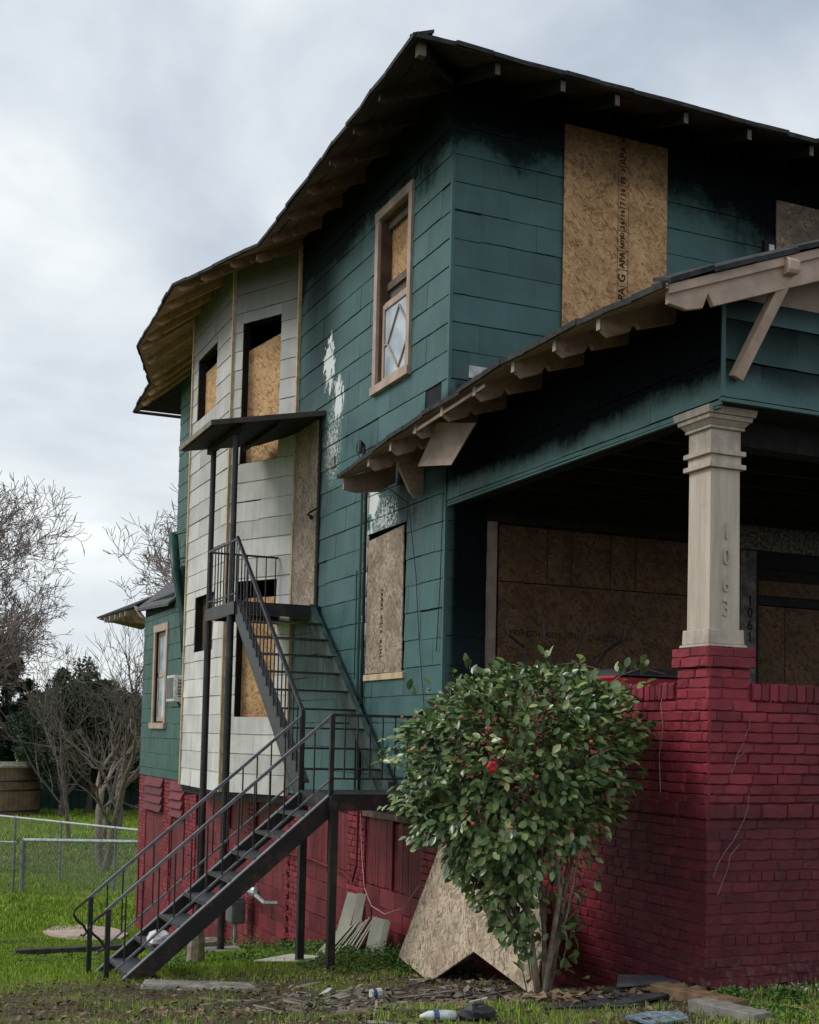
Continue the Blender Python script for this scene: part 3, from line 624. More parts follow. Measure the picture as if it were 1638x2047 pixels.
# individual deck planks on the underside (along the eave)
def lerp(a, b, t): return tuple(a[i] + (b[i] - a[i]) * t for i in range(3))
def planks(E, I, name, mat, parent, rows=5, dz=-.012):
    for i in range(len(E) - 1):
        for k_ in range(rows):
            t0, t1 = k_ / rows + .006, (k_ + 1) / rows - .006; w_ = R.uniform(-.003, .003)
            q = [lerp(E[i], I[i], t0), lerp(E[i + 1], I[i + 1], t0), lerp(E[i + 1], I[i + 1], t1), lerp(E[i], I[i], t1)]
            lo = [(p[0], p[1], p[2] + dz + w_) for p in q]; hi = [(p[0], p[1], p[2] - .001) for p in q]
            MB().hexa(lo + hi).build(name, mat, parent)
planks(EV, IN, 'soffit_plank', SOFFIT, R1, 4)
planks(EVF[:3], INF[:3], 'soffit_plank', SOFFIT, R1, 4)
tp = MB(); strip(tp, EV, IN, .045); strip(tp, IN, HI, .045)
HIF = [(4.5, 4.5, 10.1), (4.5, 4.5, 10.1), (4.5, 4.5, 10.1), (4.5, 4.5, 10.1), (4.5, 6.5, 10.1)]
strip(tp, EVF, INF, .045); strip(tp, INF, HIF, .045)
tp.v += [(-.55, 12.35, 7.45), (9.9, 12.4, 7.55), (4.5, 6.5, 10.145), (0, 11.0, 7.85)]; n_ = len(tp.v); tp.f += [(n_ - 4, n_ - 3, n_ - 2), (n_ - 4, n_ - 2, n_ - 1)]
tp.build('shingle_layer', ASPH, R1)
# ragged shingle edge along the eave, short tabs one by one
def eave_edge(E, parent, mat, out=.03, seg=.30, th=.028, z0=.0, fascia=None):
    for i in range(len(E) - 1):
        a = Vector(E[i]); b = Vector(E[i + 1]); L = (b - a).length; n = max(1, int(L / seg)); d = (b - a) / n
        nrm = Vector((d.y, -d.x, 0)).normalized()
        if nrm.dot(Vector((a.x + b.x, a.y + b.y, 0)) / 2 - Vector((3, 5, 0))) < 0: nrm = -nrm
        for k_ in range(n):
            p = a + d * k_; q = a + d * (k_ + 1); o_ = nrm * (out + R.uniform(-.012, .018)); o2 = nrm * (out + R.uniform(-.012, .018)); s0 = Vector((0, 0, z0 + R.uniform(-.008, .010))); s1 = Vector((0, 0, z0 + R.uniform(-.008, .010))); up = Vector((0, 0, th))
            iw = -nrm * .16 + Vector((0, 0, .07))
            MB().hexa([p + o_ + s0 - Vector((0,0,.012)), q + o2 + s1 - Vector((0,0,.012)), q + iw, p + iw, p + o_ + s0 + up, q + o2 + s1 + up, q + iw + up, p + iw + up]).build('roof_shingle', mat, parent)
        if fascia:
            MB().beam(a + nrm * .005 + Vector((0, 0, .008)), b + nrm * .005 + Vector((0, 0, .008)), .018, .034).build('edge_board', fascia, parent)
eave_edge(EV, R1, ASPH, fascia=FASC, seg=.34)
eave_edge([(-.83, -.96, 7.66), (1.4, -.93, 7.67), (3.6, -.92, 7.67), (4.8, -.92, 7.67)], R1, ASPH, fascia=FASC, seg=.34)
MB().tube([(-.55, 12.4, 7.42), (4, 12.4, 7.45)], .03, 6).build('edge_board', FASC, R1)
# rafter tails with a notched end
def tail(parent, inner, outer, mat, w=.045, h=.12, notch=True, label=None):
    """tapered tail from the wall (inner) to the eave (outer); points are on the underside of the deck"""
    a = Vector(inner); b = Vector(outer); d = b - a; L = d.length; dn = d / L; up = Vector((0, 0, 1)); sd = dn.cross(up).normalized() * w / 2
    prof = [(0, 0), (L, 0), (L, -h * .55), (L - .07, -h), (L - .24, -h), (L - .285, -h * .60), (L - .33, -h), (0, -h * 1.15)] if notch else [(0, 0), (L, 0), (L, -h * .6), (L - .05, -h), (0, -h * 1.1)]
    P = [a + dn * x + up * (z - .004) for x, z in prof]
    return MB().prism([p - sd for p in P], sd * 2).build('rafter_tail', mat, parent)
def at(E, I, t, i, tt):   # point on deck: along segment i at t, tt from eave(0) to wall(1)
    return lerp(lerp(E[i], E[i + 1], t), lerp(I[i], I[i + 1], t), tt)
def deckpt(y, tt):
    for i in range(3):
        if EV[i][1] <= y <= EV[i + 1][1] + 1e-6:
            t = (y - EV[i][1]) / (EV[i + 1][1] - EV[i][1]); p = lerp(EV[i], EV[i + 1], t)
            z_in = 8.02 - .05 * max(0, y) / 4.5
            return (p[0] * (1 - tt), y, p[2] + (z_in - p[2]) * tt)
for y in (0.13, .85, 1.6, 2.35, 3.08, 3.78): tail(R1, deckpt(y, 1.02), deckpt(y, .09), SOFFIT)
tail(R1, (0, 4.5, 7.95), (-.64, 4.40, 7.60), SOFFIT)
for i, ts in ((3, (.36, .72)), (4, (.0, .28, .56, .84)), (5, (.02, .40, .80)), (6, (.0, .35, .7))):
    for t in ts: tail(R1, at(EV, IN, t, i, 1.0), at(EV, IN, t, i, .08), SOFFIT)
TIPW = simple('cut_rafter_end', (.14, .115, .10), .7)
for x in (0.01, .69, 1.28, 2.06, 2.82, 3.60, 4.3): 
    tail(R1, (x, 0, 8.0), (x, -.86, 7.68), CHAR, notch=False)
    MB().box((x - .024, -.868, 7.56), (x + .024, -.858, 7.66)).build('rafter_end', TIPW, R1)
for y in (0.13, .85, 1.6, 2.35, 3.08, 3.78):
    p = deckpt(y, .085); MB().box((p[0] - .012, y - .02, p[2] - .085), (p[0] - .002, y + .02, p[2] - .02)).build('rafter_end', TIPW, R1)
tail(R1, (0, 0, 7.99), (-.72, -.84, 7.69), CHAR, w=.05); MB().box((-.775, -.87, 7.555), (-.70, -.80, 7.68)).build('rafter_end', TIPW, R1)
# rear wing roof
R2 = bpy.data.objects.new('roof', None); COL.objects.link(R2); R2.parent = H; R2.location = Vector((1.8, 12, 4)) - wloc(H); R2['label'] = 'low grey shingled roof of the rear wing'
mb = MB(); sl0 = [(-.14, 10.9, 3.74), (-.14, 13.62, 3.86), (.55, 14.1, 4.42), (.55, 10.9, 4.34)]
mb.prism(sl0, (0, 0, .05)); mb.prism([(.55, 10.9, 4.34), (.55, 14.1, 4.42), (4.1, 14.1, 4.9), (4.1, 10.9, 4.9)], (0, 0, .05)); mb.build('shingle_layer', ASPHG, R2)
mb = MB(); mb.prism([(-.62, 15.1, 3.80), (-.20, 13.64, 3.93), (.5, 13.9, 4.30), (1.2, 15.9, 4.25)], (0, 0, .035)); mb.build('overhang_deck', ASPH, R2)
mb = MB(); mb.prism([(-.60, 15.05, 3.795), (-.16, 13.64, 3.92), (.10, 13.44, 3.62), (.25, 14.9, 3.62)], (0, 0, -.01)); mb.build('soffit_plank', simple('brown_soffit', (.15, .10, .07), .8, .4, 9), R2)
for t in (.15, .32, .49, .66, .83): 
    p = lerp((-.55, 14.95, 3.79), (-.2, 13.72, 3.91), t); MB().box((p[0] - .03, p[1] - .04, p[2] - .10), (p[0] + .25, p[1] + .04, p[2] - .012)).build('rafter_tail', TANC, R2)
MB().prism([(-.20, 13.60, 3.96), (-.14, 13.60, 3.96), (.02, 13.40, 3.70), (-.10, 13.45, 3.74)], (0, -.03, 0)).build('rake_board', TAN, R2)

# --- foundation along the side wall (x = 0)
FD = []; BL = []
fb = MB(); backing(fb, (0.045, 13.4), A_SIDE, 17.4, -3.0, .80, [], .25, 0.0); fb.build('foundation_core', REDP, H)
YB = [(-4.03, .42), (1.88, 2.40), (3.82, 4.52)]
def yb(y0, y1, z0, z1, seed, holes=(), off=0.0, header=6): bricks(FD if y0 < -1 else BR, (off, y1), A_SIDE, y1 - y0, z0, z1, holes, RED, seed, header=header)
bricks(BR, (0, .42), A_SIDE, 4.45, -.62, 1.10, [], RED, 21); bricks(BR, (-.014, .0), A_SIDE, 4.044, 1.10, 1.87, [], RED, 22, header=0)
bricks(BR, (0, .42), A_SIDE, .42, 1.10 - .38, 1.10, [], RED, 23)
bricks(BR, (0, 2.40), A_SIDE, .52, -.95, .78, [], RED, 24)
vents = [(.50, -1.02 + .136 * i, .57, -1.02 + .136 * i + .068) for i in range(13)]
bricks(BR, (0, 4.55), A_SIDE, .72, -1.15, .78, [(.10, a[1], .19, a[3]) for a in vents], RED, 25)
MB().box((.03, 4.30, -1.2), (.06, 4.50, .78)).build('vent_backing', CHAR, H)
for y0, y1 in ((9.1, 9.85), (7.2, 7.6), (5.9, 6.25), (10.75, 11.35), (12.8, 13.42)): bricks(BR, (0, y1), A_SIDE, y1 - y0, -2.3, .74, [], RED, int(y0 * 10))
# concrete blocks
def blocks(y0, y1, z0, z1, seed):
    r = random.Random(seed); z = z1; k_ = 0
    while z > z0:
        x = -(.2 if k_ % 2 else 0)
        while x < y1 - y0:
            a, b = max(0, x), min(y1 - y0, x + .40)
            if b - a > .04: BL.append(('box', REDP, r.randrange(4), (.02 + r.uniform(-.002, .002), y1 - a - .003, max(z0, z - .2) + .003), A_SIDE, (b - a - .006, .04, min(.2, z - z0) - .006)))
            x += .40
        z -= .2; k_ += 1
blocks(.42, 1.88, -.85, .02, 1); blocks(2.40, 3.83, -1.25, .08, 2); blocks(4.52, 5.9, -1.5, .2, 3); blocks(6.25, 7.2, -1.75, .2, 4); blocks(7.6, 9.1, -2.0, .1, 5); blocks(9.85, 10.75, -2.2, -.9, 6); blocks(11.35, 12.8, -2.4, -.9, 7)
# grooved board panels
PB = []
def panel(y0, y1, z0, z1, w, seed):
    r = random.Random(seed); y = y0
    while y < y1 - .01:
        b = min(y1, y + w); PB.append(('box', REDW, r.randrange(4), (.018 + r.uniform(-.002, .002), b - .003, z0), A_SIDE, (b - y - .006, .03, z1 - z0))); y = b
panel(.44, 1.10, .03, .71, .075, 1); panel(1.16, 1.86, .03, .73, .075, 2); panel(2.42, 3.0, .09, .72, .1, 3); panel(3.06, 3.80, .09, .74, .1, 4)
panel(9.87, 10.73, -.9, .12, .5, 5); panel(11.37, 12.78, -.9, .12, .8, 6)
for (a, b) in ((1.10, 1.16), (3.0, 3.06)): MB().box((-.01, a, .03), (.02, b, .76)).build('trim_board', REDW, H)
r_ = random.Random(5)
for y0, y1 in ((9.87, 10.73), (11.37, 12.78)):
    for i in range(4):
        z = .16 + .145 * i; MB().hexa([(-.05 - r_.random() * .03, y0, z), (-.05 - r_.random() * .03, y1, z - .01), (0.02, y1, z), (0.02, y0, z), (-.012, y0, z + .15), (-.012, y1, z + .15), (.02, y1, z + .15), (.02, y0, z + .15)]).build('lap_board', REDW, H)
MB().box((-.03, .0, .735), (.03, 1.9, .80)).build('sill_beam', simple('dirty_sill', (.17, .11, .09), .8, .4, 12), H)
MB().box((-.03, 1.9, .775), (.03, 4.5, .82)).build('sill_beam', REDW, H)
# --- front brick pier and parapet (y = -4.03)
YP = -4.03
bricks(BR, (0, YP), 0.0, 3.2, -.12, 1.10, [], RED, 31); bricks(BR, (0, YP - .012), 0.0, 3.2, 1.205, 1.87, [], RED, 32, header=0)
def soldier(out, org, ang, L, z0, z1, w=.072, seed=0, off=0.0):
    r = random.Random(seed); c, s_ = math.cos(ang), math.sin(ang); x = 0
    while x < L - .02:
        ww = min(w * r.uniform(.9, 1.1), L - x); o_ = off + r.uniform(-.004, .004)
        out.append(('brick', RED, r.randrange(6), (org[0] + c * (x + .003) + s_ * o_, org[1] + s_ * (x + .003) - c * o_, z0 + r.uniform(.0, .006)), ang, (ww - .006, .035, z1 - z0 - .008))); x += ww
soldier(BR, (0, YP - .02), 0.0, 3.2, 1.10, 1.205, .205, 33); soldier(BR, (-.022, -.0), A_SIDE, 4.05, 1.10, 1.205, .205, 34)
soldier(BR, (.345, YP - .016), 0.0, 2.9, 1.87, 2.0, .072, 35); soldier(BR, (-.016, 0.0), A_SIDE, 3.68, 1.87, 2.0, .072, 36)
bricks(BR, (0, YP - .002), 0.0, .34, 1.87, 2.085, [], RED, 37, header=0); bricks(BR, (-.002, -3.69), A_SIDE, .34, 1.87, 2.085, [], RED, 38, header=0)
bricks(BR, (-.024, YP - .026), 0.0, .39, 2.085, 2.222, [], RED, 39, header=0); bricks(BR, (-.026, -3.655), A_SIDE, .40, 2.085, 2.222, [], RED, 40, header=0)
co_ = MB(); co_.box((.007, YP + .007, -1), (.33, -3.70, 2.08)); co_.box((-.017, YP - .019, 2.09), (.352, -3.66, 2.215)); co_.box((.007, -3.70, -1), (.22, -.0, 1.98)); co_.box((.33, YP + .007, -1), (6.4, -3.80, 1.98)); co_.build('parapet_core', RED, H)
# --- column
CL = bpy.data.objects.new('porch_column', None); COL.objects.link(CL); CL.parent = H; CL.location = Vector((.15, -3.9, 2.24)) - wloc(H); CL['label'] = 'cream square column with raised house numbers'
def sq(x0, x1, y0, y1, z0, z1, t=0.0, b=0.0): return [(x0 - b, y0 - b, z0), (x1 + b, y0 - b, z0), (x1 + b, y1 + b, z0), (x0 - b, y1 + b, z0), (x0 - t, y0 - t, z1), (x1 + t, y0 - t, z1), (x1 + t, y1 + t, z1), (x0 - t, y1 + t, z1)]
X0, X1, Y0, Y1 = .028, .268, -4.0, -3.76
mb = MB(); mb.hexa(sq(X0, X1, Y0, Y1, 2.222, 2.24, .036, .040)); mb.hexa(sq(X0, X1, Y0, Y1, 2.241, 2.34, .022, .026)); mb.build('base', TANC, CL, bevel=.006)
mb = MB(); mb.hexa(sq(X0, X1, Y0, Y1, 2.341, 3.405, -.002, .002)); mb.build('shaft', TANC, CL, bevel=.004)
mb = MB(); mb.hexa(sq(X0, X1, Y0, Y1, 3.406, 3.438, .027, .027)); mb.hexa(sq(X0, X1, Y0, Y1, 3.495, 3.527, .027, .027)); mb.hexa(sq(X0, X1, Y0, Y1, 3.438, 3.495, .004, .004)); mb.build('band', TANC, CL, bevel=.003)
mb = MB(); mb.hexa(sq(X0, X1, Y0, Y1, 3.528, 3.665)); mb.build('neck', TANC, CL)
mb = MB(); mb.hexa(sq(X0, X1, Y0, Y1, 3.666, 3.685, .02, .02)); mb.hexa(sq(X0, X1, Y0, Y1, 3.686, 3.72, .046, .018)); mb.hexa(sq(X0, X1, Y0, Y1, 3.721, 3.75, .058, .054)); mb.hexa(sq(X0, X1, Y0, Y1, 3.751, 3.80, .080, .070)); mb.build('capital', TANC, CL, bevel=.003)
for ch, v in (('1', 2.985), ('0', 2.815), ('6', 2.635), ('3', 2.475)):
    text(CL, 'house_number', ch, .155, (.155, Y0 - .003, v), (math.pi / 2, 0, 0), TANC, .011, sx_=.75, bold=.001)
# --- porch beam, ceiling, floor, gable
YF = -4.15
bm_ = MB(); bm_.box((.02, YF + .3, 3.79), (.2, -.02, 4.62)); bm_.box((.02, YF + .02, 3.80), (6.6, YF + .3, 4.60)); bm_.build('beam_core', FELT, H)
shingles(SH, (0, .0), A_SIDE, -YF, 3.78, 4.50, 4.09, E_, .61, [], GREEN, 41)
shingles(SH, (.0, YF), 0.0, 5.0, 3.83, 4.50, 4.075, E_, .61, [], GREEN, 42)
MB().box((-.012, YF + .02, 3.765), (.02, 0, 3.78)).build('beam_trim', GREEN, H); MB().box((-.012, YF - .014, 3.805), (5.5, YF + .018, 3.828)).build('beam_trim', GREEN, H); MB().box((-.018, YF - .018, 3.835), (.012, YF + .012, 4.5)).build('corner_bead', GREEN, H)
mb = MB(); mb.box((.2, YP + .2, 3.95), (6.5, -.02, 3.99)); mb.box((.2, YP + .2, 3.62), (6.5, YP + .34, 3.82)); mb.build('porch_ceiling', CHAR, H)
for i in range(7): MB().box((.2, -3.5 + i * .52, 3.83), (6.5, -3.44 + i * .52, 3.948)).build('ceiling_joist', CHAR, H)
MB().box((.2, YP + .2, 1.0), (6.5, -.0, 1.1)).build('porch_floor', CONC, H)
# back wall of the porch
mb = MB(); mb.box((.45, -.015, 3.66), (6.4, -.004, 3.94)); mb.box((2.85, -.015, 1.1), (3.4, -.004, 3.66)); mb.build('charred_wall', CHAR, H)
MB().box((.43, -.05, 1.5), (.52, -.004, 3.72)).build('window_casing', simple('grey_casing', (.23, .19, .16), .7), H)
MB().box((.40, -.055, 3.66), (2.95, -.016, 3.75)).build('window_casing', CHAR, H)
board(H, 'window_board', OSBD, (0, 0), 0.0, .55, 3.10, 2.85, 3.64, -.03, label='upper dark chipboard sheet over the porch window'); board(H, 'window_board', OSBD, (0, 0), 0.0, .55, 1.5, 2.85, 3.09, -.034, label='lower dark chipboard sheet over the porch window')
for x in (1.08, 1.35, 1.8, 2.1): MB().box((x, -.0345, 3.10), (x + .006, -.030, 3.64)).build('board_seam', CHAR, H)
for i, ch in enumerate('STRENGTH AXIS THIS DIRECTION'):
    if ch != ' ': text(H, 'print', ch, .085, (.64 + i * .050, -.0355, 2.60), (math.pi / 2, 0, 0), PRINT, .0005, bold=.001)
MB().box((3.40, -.05, 1.3), (3.60, -.004, 3.62)).build('door_casing', simple('scorched_casing', (.15, .145, .14), .8, .5, 12), H)
for ch, v in (('1', 3.09), ('0', 2.96), ('6', 2.83), ('1', 2.70)): text(H, 'house_number', ch, .155, (3.52, -.054, v), (math.pi / 2, 0, 0), BL_ if False else PRINT, .004, sx_=.9)
MB().box((3.35, -.03, 3.64), (4.8, -.004, 3.93)).build('blistered_plaster', simple('blistered_plaster', (.17, .17, .165), .9, .85, 30, bump=.6), H)
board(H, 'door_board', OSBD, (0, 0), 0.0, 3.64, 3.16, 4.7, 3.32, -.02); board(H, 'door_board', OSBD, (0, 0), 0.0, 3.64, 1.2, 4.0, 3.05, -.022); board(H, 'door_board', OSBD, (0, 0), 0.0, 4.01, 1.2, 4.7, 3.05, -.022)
mb = MB(); mb.box((3.61, -.045, 1.2), (3.64, 0, 3.46)); mb.box((3.64, -.04, 3.06), (4.7, -.01, 3.15)); mb.box((3.64, .05, 3.3), (4.7, .08, 3.5)); mb.build('door_frame', CHAR, H)
# --- porch roof
R3 = bpy.data.objects.new('roof', None); COL.objects.link(R3); R3.parent = H; R3.location = Vector((0, -2, 4.5)) - wloc(H); R3['label'] = 'tan trimmed porch roof with notched rafter tails along the eave'
PE = [(-.62, -4.42, 4.37), (-.62, -3.4, 4.43), (-.62, -2.3, 4.44), (-.62, -.84, 4.37), (-.62, .3, 4.28), (-.62, 1.25, 4.20)]
sl_ = .37
PI_ = [(.0, p[1], p[2] + .62 * sl_ - (0 if p[1] < 0 else 0)) for p in PE]
PR = [(3.0, p[1], 4.37 + 3.62 * sl_) for p in PE]
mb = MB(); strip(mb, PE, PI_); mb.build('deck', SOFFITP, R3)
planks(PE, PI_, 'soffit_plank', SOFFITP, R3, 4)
mb = MB(); strip(mb, PE[:4], PI_[:4], .04); P2 = [(0, p[1], p[2]) for p in PI_[:4]]; strip(mb, P2, PR[:4], .04); strip(mb, PE[3:], PI_[3:], .04)
mb.v += [(0, 0, 4.66), (3.0, 0, 5.75), (0, -.84, 4.64), (3.0, -.84, 5.75)]; n_ = len(mb.v); mb.f += [(n_ - 4, n_ - 3, n_ - 1, n_ - 2)]
mb.v += [(3.0, -4.42, 5.75), (3.0, 0, 5.75), (6.6, 0, 4.41), (6.6, -4.42, 4.41)]; n_ = len(mb.v); mb.f += [(n_ - 4, n_ - 3, n_ - 2, n_ - 1)]
mb.build('shingle_layer', ASPH, R3)
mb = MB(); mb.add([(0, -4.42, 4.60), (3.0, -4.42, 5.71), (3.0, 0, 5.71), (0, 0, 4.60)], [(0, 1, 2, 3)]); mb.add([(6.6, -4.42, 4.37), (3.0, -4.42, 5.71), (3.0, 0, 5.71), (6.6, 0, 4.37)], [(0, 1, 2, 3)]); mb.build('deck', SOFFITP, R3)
eave_edge(PE, R3, ASPH, out=.035, seg=.30, fascia=TAN)
eave_edge([(-.62, -4.42, 4.385), (3.0, -4.42, 5.72)], R3, ASPH, out=.02, seg=.34, th=.022, z0=.02)
for y in (-3.62, -3.04, -2.42, -1.77, -1.16, -.61, -.05, .49):
    i = max(k_ for k_ in range(len(PE) - 1) if PE[k_][1] <= y); t = (y - PE[i][1]) / (PE[i + 1][1] - PE[i][1])
    tail(R3, lerp(PI_[i], PI_[i + 1], t), at(PE, PI_, t, i, .03), SOFFITP, h=.15)
    p = at(PE, PI_, t, i, .028); MB().box((p[0] - .012, y - .024, p[2] - .092), (p[0] - .002, y + .024, p[2] - .006)).build('rafter_end', TANC, R3)
# end tail by the back corner, hanging loose boards
MB().prism([(-.60, 1.22, 4.19), (-.03, 1.22, 4.40), (-.03, 1.22, 4.20), (-.2, 1.22, 4.09), (-.45, 1.22, 4.055), (-.60, 1.22, 4.075)], (0, -.04, 0)).build('rafter_tail', TAN, R3)
MB().prism([(-.30, .55, 4.24), (-.02, .55, 4.36), (-.02, .55, 3.98), (-.10, .55, 3.92), (-.16, .55, 3.98)], (0, -.05, 0)).build('rafter_tail', SOFFITP, R3)
MB().prism([(-.45, -.72, 4.36), (-.36, -1.30, 4.24), (-.40, -.92, 3.95), (-.42, -.25, 4.06)], (.012, 0, .004)).build('hanging_board', TAN, R3, label='loose tan soffit board hanging below the porch eave')
MB().beam((-.60, -.55, 4.29), (-.60, -1.95, 4.37), .02, .03).build('edge_board', TAN, R3)
# rake board on the gable front
def rz(x, off=0.0): return 4.37 + (x + .62) * sl_ + off
prof = [(-.60, rz(-.60, -.02)), (3.0, rz(3.0, -.02)), (3.0, rz(3.0, -.22)), (-.262, rz(-.262, -.19)), (-.305, rz(-.305, -.10)), (-.345, rz(-.345, -.185)), (-.46, rz(-.46, -.17)), (-.60, rz(-.60, -.10))]
MB().prism([(x, -4.40, z) for x, z in prof], (0, .035, 0)).build('rake_board', TAN, R3, bevel=.003)
MB().prism([(-.61, -4.425, rz(-.61, -.045)), (3.0, -4.425, rz(3, -.045)), (3.0, -4.425, rz(3, .015)), (-.61, -4.425, rz(-.61, .015))], (0, .024, 0)).build('rake_trim', TAN, R3, bevel=.003)
mb = MB(); mb.prism([(.27, -4.38, 4.60), (.27, -4.46, 4.60), (.27, -4.475, 4.62), (.27, -4.475, 4.68), (.27, -4.44, 4.71), (.27, -4.38, 4.72)], (.085, 0, 0)); mb.build('lookout_end', TAN, R3, bevel=.004)
MB().beam((.075, -4.19, 3.955), (.30, -4.37, 4.56), .075, .075, up=(0, 1, 0)).build('knee_brace', TAN, R3, bevel=.004)
MB().prism([(.02, YF - .004, 4.50), (6.3, YF - .004, 4.50), (3.0, YF - .004, 5.66), (.02, YF - .004, 4.585)], (0, .02, 0)).build('gable_panel', TAN, R3)
# --- services on the wall
for y, z0, z1, rr in ((2.12, .95, 4.30, .014), (1.99, 1.0, 4.62, .017), (2.22, 2.2, 3.4, .008)): MB().tube([(-.035, y, z0), (-.035, y - .01, (z0 + z1) / 2), (-.035, y, z1)], rr, 6).build('conduit', GREENP if rr < .016 else FELT, H)
MB().tube([(-.035, 1.99, .95), (-.04, 2.0, .2), (-.05, 2.08, .02), (-.04, 2.4, .08), (-.04, 3.5, .12), (-.04, 4.6, .10)], .014, 6).build('conduit', REDW, H)
mb = MB().tube([(-.06, 2.02, 4.60), (-.07, 2.02, 4.75), (-.12, 1.98, 4.78), (-.13, 1.97, 4.66)], .025, 8); mb.build('weatherhead', IRON, H)
MB().tube([(-.05, 2.12, 4.60), (-.08, 2.20, 4.72), (-.09, 2.16, 4.80), (-.06, 2.05, 4.7)], .006, 5).build('cable', IRON, H)
for pts in ([(-.30, .9, 4.12), (-.08, .72, 3.9), (-.03, .62, 3.2), (-.03, .50, 2.5), (-.03, .36, 1.9), (-.03, .25, 1.3)], [(-.03, .02, 3.9), (-.03, .05, 3.0), (-.03, .10, 2.4)]): MB().tube(pts, .005, 5).build('cable', IRON, H)
MB().tube([(-.03, 1.93, .75), (-.06, 1.80, .35), (-.10, 1.6, 0.0), (-.14, 1.3, -.14), (-.16, .9, -.17), (-.14, .5, -.06), (-.10, .2, .2)], .0055, 5).build('cable', simple('pink_cable', (.42, .22, .22), .5), H, label='thin pale cable drooping across the red foundation')
MB().box((-.03, 3.05, 4.72), (0, 3.17, 4.84)).build('junction_box', CONC, H)
# rear downspout with funnel
DS = bpy.data.objects.new('downspout', None); COL.objects.link(DS); DS.parent = H; DS.location = Vector((-.15, 9.8, 2.7)) - wloc(H); DS['label'] = 'dark green pipe leaning along the rear wall'
MB().tube([(-.22, 10.35, 4.90), (-.20, 10.1, 4.2), (-.12, 9.85, 3.4), (-.10, 9.75, 2.85)], [.085, .08, .07, .06], 10).build('pipe', GREENP, DS, smooth=True)
MB().tube([(-.10, 10.15, 4.35), (-.06, 10.2, 3.9), (-.06, 10.0, 3.2)], [.10, .08, .05], 8).build('pipe', GREENP, DS, smooth=True)
MB().tube([(-.10, 9.74, 2.86), (-.09, 9.70, 2.55)], .07, 8).build('coupling', GREENP, DS); MB().tube([(-.10, 9.6, 1.95), (-.10, 9.6, .9)], .045, 8).build('pipe', FELT, DS)
for z in (4.88, 4.45): MB().tube([(-.22, 10.32, z), (-.02, 9.6, z + .02)], .018, 5).build('bracket', IRON, DS)
MB().tube([(-.25, 8.95, .66), (-.05, 8.95, .66)], .07, 8).build('pipe', simple('rusty_pipe', (.09, .055, .04), .8), DS)

# ================================================================ emit shingles and bricks
emit('siding_shingle', SH, H, 300)
emit('rear_shingle', GS, H, 120)
emit('bay_shingle', BK, H, 300)
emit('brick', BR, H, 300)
emit('concrete_block', BL, H, 200)
emit('panel_board', PB, H, 80)
# print on the upper front board: a column of stamped boxes and words
z = 5.30
for wd, sz in (('7/16', .075), ('PS 2', .07), ('24/16', .07), ('APA', .11), ('G', .12), ('APA', .09), ('RATED', .055), ('24/16', .07), ('7/16', .08), ('PS 2', .07), ('APA', .11), ('RATED', .055), ('24/16', .07)):
    n_ = len(wd); h_ = max(.12, sz * .55 * n_) + .05; z += h_ / 2
    for i, ch in enumerate(wd): text(H, 'print', ch, sz, (1.895, -.0355, z + (i - (n_ - 1) / 2) * sz * .58), (math.pi / 2, -math.pi / 2, 0), PRINT, .0005, bold=.003)
    z += h_ / 2
    for (a_, b_) in (((1.835, z - .004), (1.965, z + .003)),): MB().box((a_[0], -.0355, a_[1]), (b_[0], -.0345, b_[1])).build('print_rule', PRINT, H)
for x in (1.835, 1.962): MB().box((x, -.0353, 5.30), (x + .004, -.0346, min(z, 7.70))).build('print_rule', PRINT, H)
for i, ch in enumerate('THIS SIDE DOWN'):
    if ch != ' ': text(H, 'print', ch, .085, (-.0135, 1.52, 2.42 + i * .052), (math.pi / 2, -math.pi / 2, -math.pi / 2), PRINT, .0005, bold=.002)

# ================================================================ STAIR
ST = root('fire_escape_stair', (-1.05, .5, -.6), 'black iron outside stair with two flights climbing to the boarded upper door', 'staircase')
def P_(name, mb, mat=IRON, lab=None, bevel=0): return mb.build(name, mat, ST, label=lab, bevel=bevel)
XO = -1.05
# upper landing
mb = MB(); mb.box((XO + .01, 3.46, 3.07), (-.02, 4.45, 3.11)); P_('landing_floor', mb)
for a, b in (((XO, 3.45, 3.035), (-.02, 3.45, 3.035)), ((XO, 3.45, 3.035), (XO, 4.73, 3.035))): P_('landing_beam', MB().beam(a, b, .04, .15))
P_('landing_beam', MB().beam((XO, 4.73, 3.035), (-.12, 4.73, 3.035), .04, .12))
mb = MB(); mb.prism([(XO, 4.45, 3.07), (-.04, 4.45, 3.07), (-.16, 4.73, 3.07), (XO, 4.73, 3.07)], (0, 0, .035)); P_('landing_floor', mb)
# canopy
CN = bpy.data.objects.new('canopy', None); COL.objects.link(CN); CN.parent = ST; CN.location = Vector((-.7, 4.1, 5.2)) - wloc(ST); CN['label'] = 'small dark flat canopy over the upper landing'
cp = [(-1.38, 3.50, 5.17), (-.01, 3.45, 5.44), (-.01, 4.5, 5.44), (-.34, 5.16, 5.38), (-1.38, 5.05, 5.17)]
MB().prism(cp, (0, 0, .035)).build('roof_sheet', ASPH, CN)
MB().prism([(p[0] * .985, p[1], p[2] - .03) for p in cp], (0, 0, .028)).build('deck', CHAR, CN)
MB().beam((-1.39, 3.49, 5.17), (-.02, 3.44, 5.44), .02, .06).build('edge_board', simple('dark_edge_board', (.07, .055, .05), .7), CN); MB().beam((-1.39, 3.49, 5.17), (-1.39, 5.06, 5.17), .02, .06).build('edge_board', simple('worn_edge_board', (.20, .165, .13), .7), CN)
for x, zj in ((-1.0, 5.17), (-.55, 5.265)): MB().beam((x, 3.53, zj), (x, 5.0, zj), .05, .06).build('joist', CHAR, CN)
MB().beam((-1.03, 3.55, 5.15), (-1.03, 4.95, 5.15), .06, .08).build('joist', CHAR, CN)
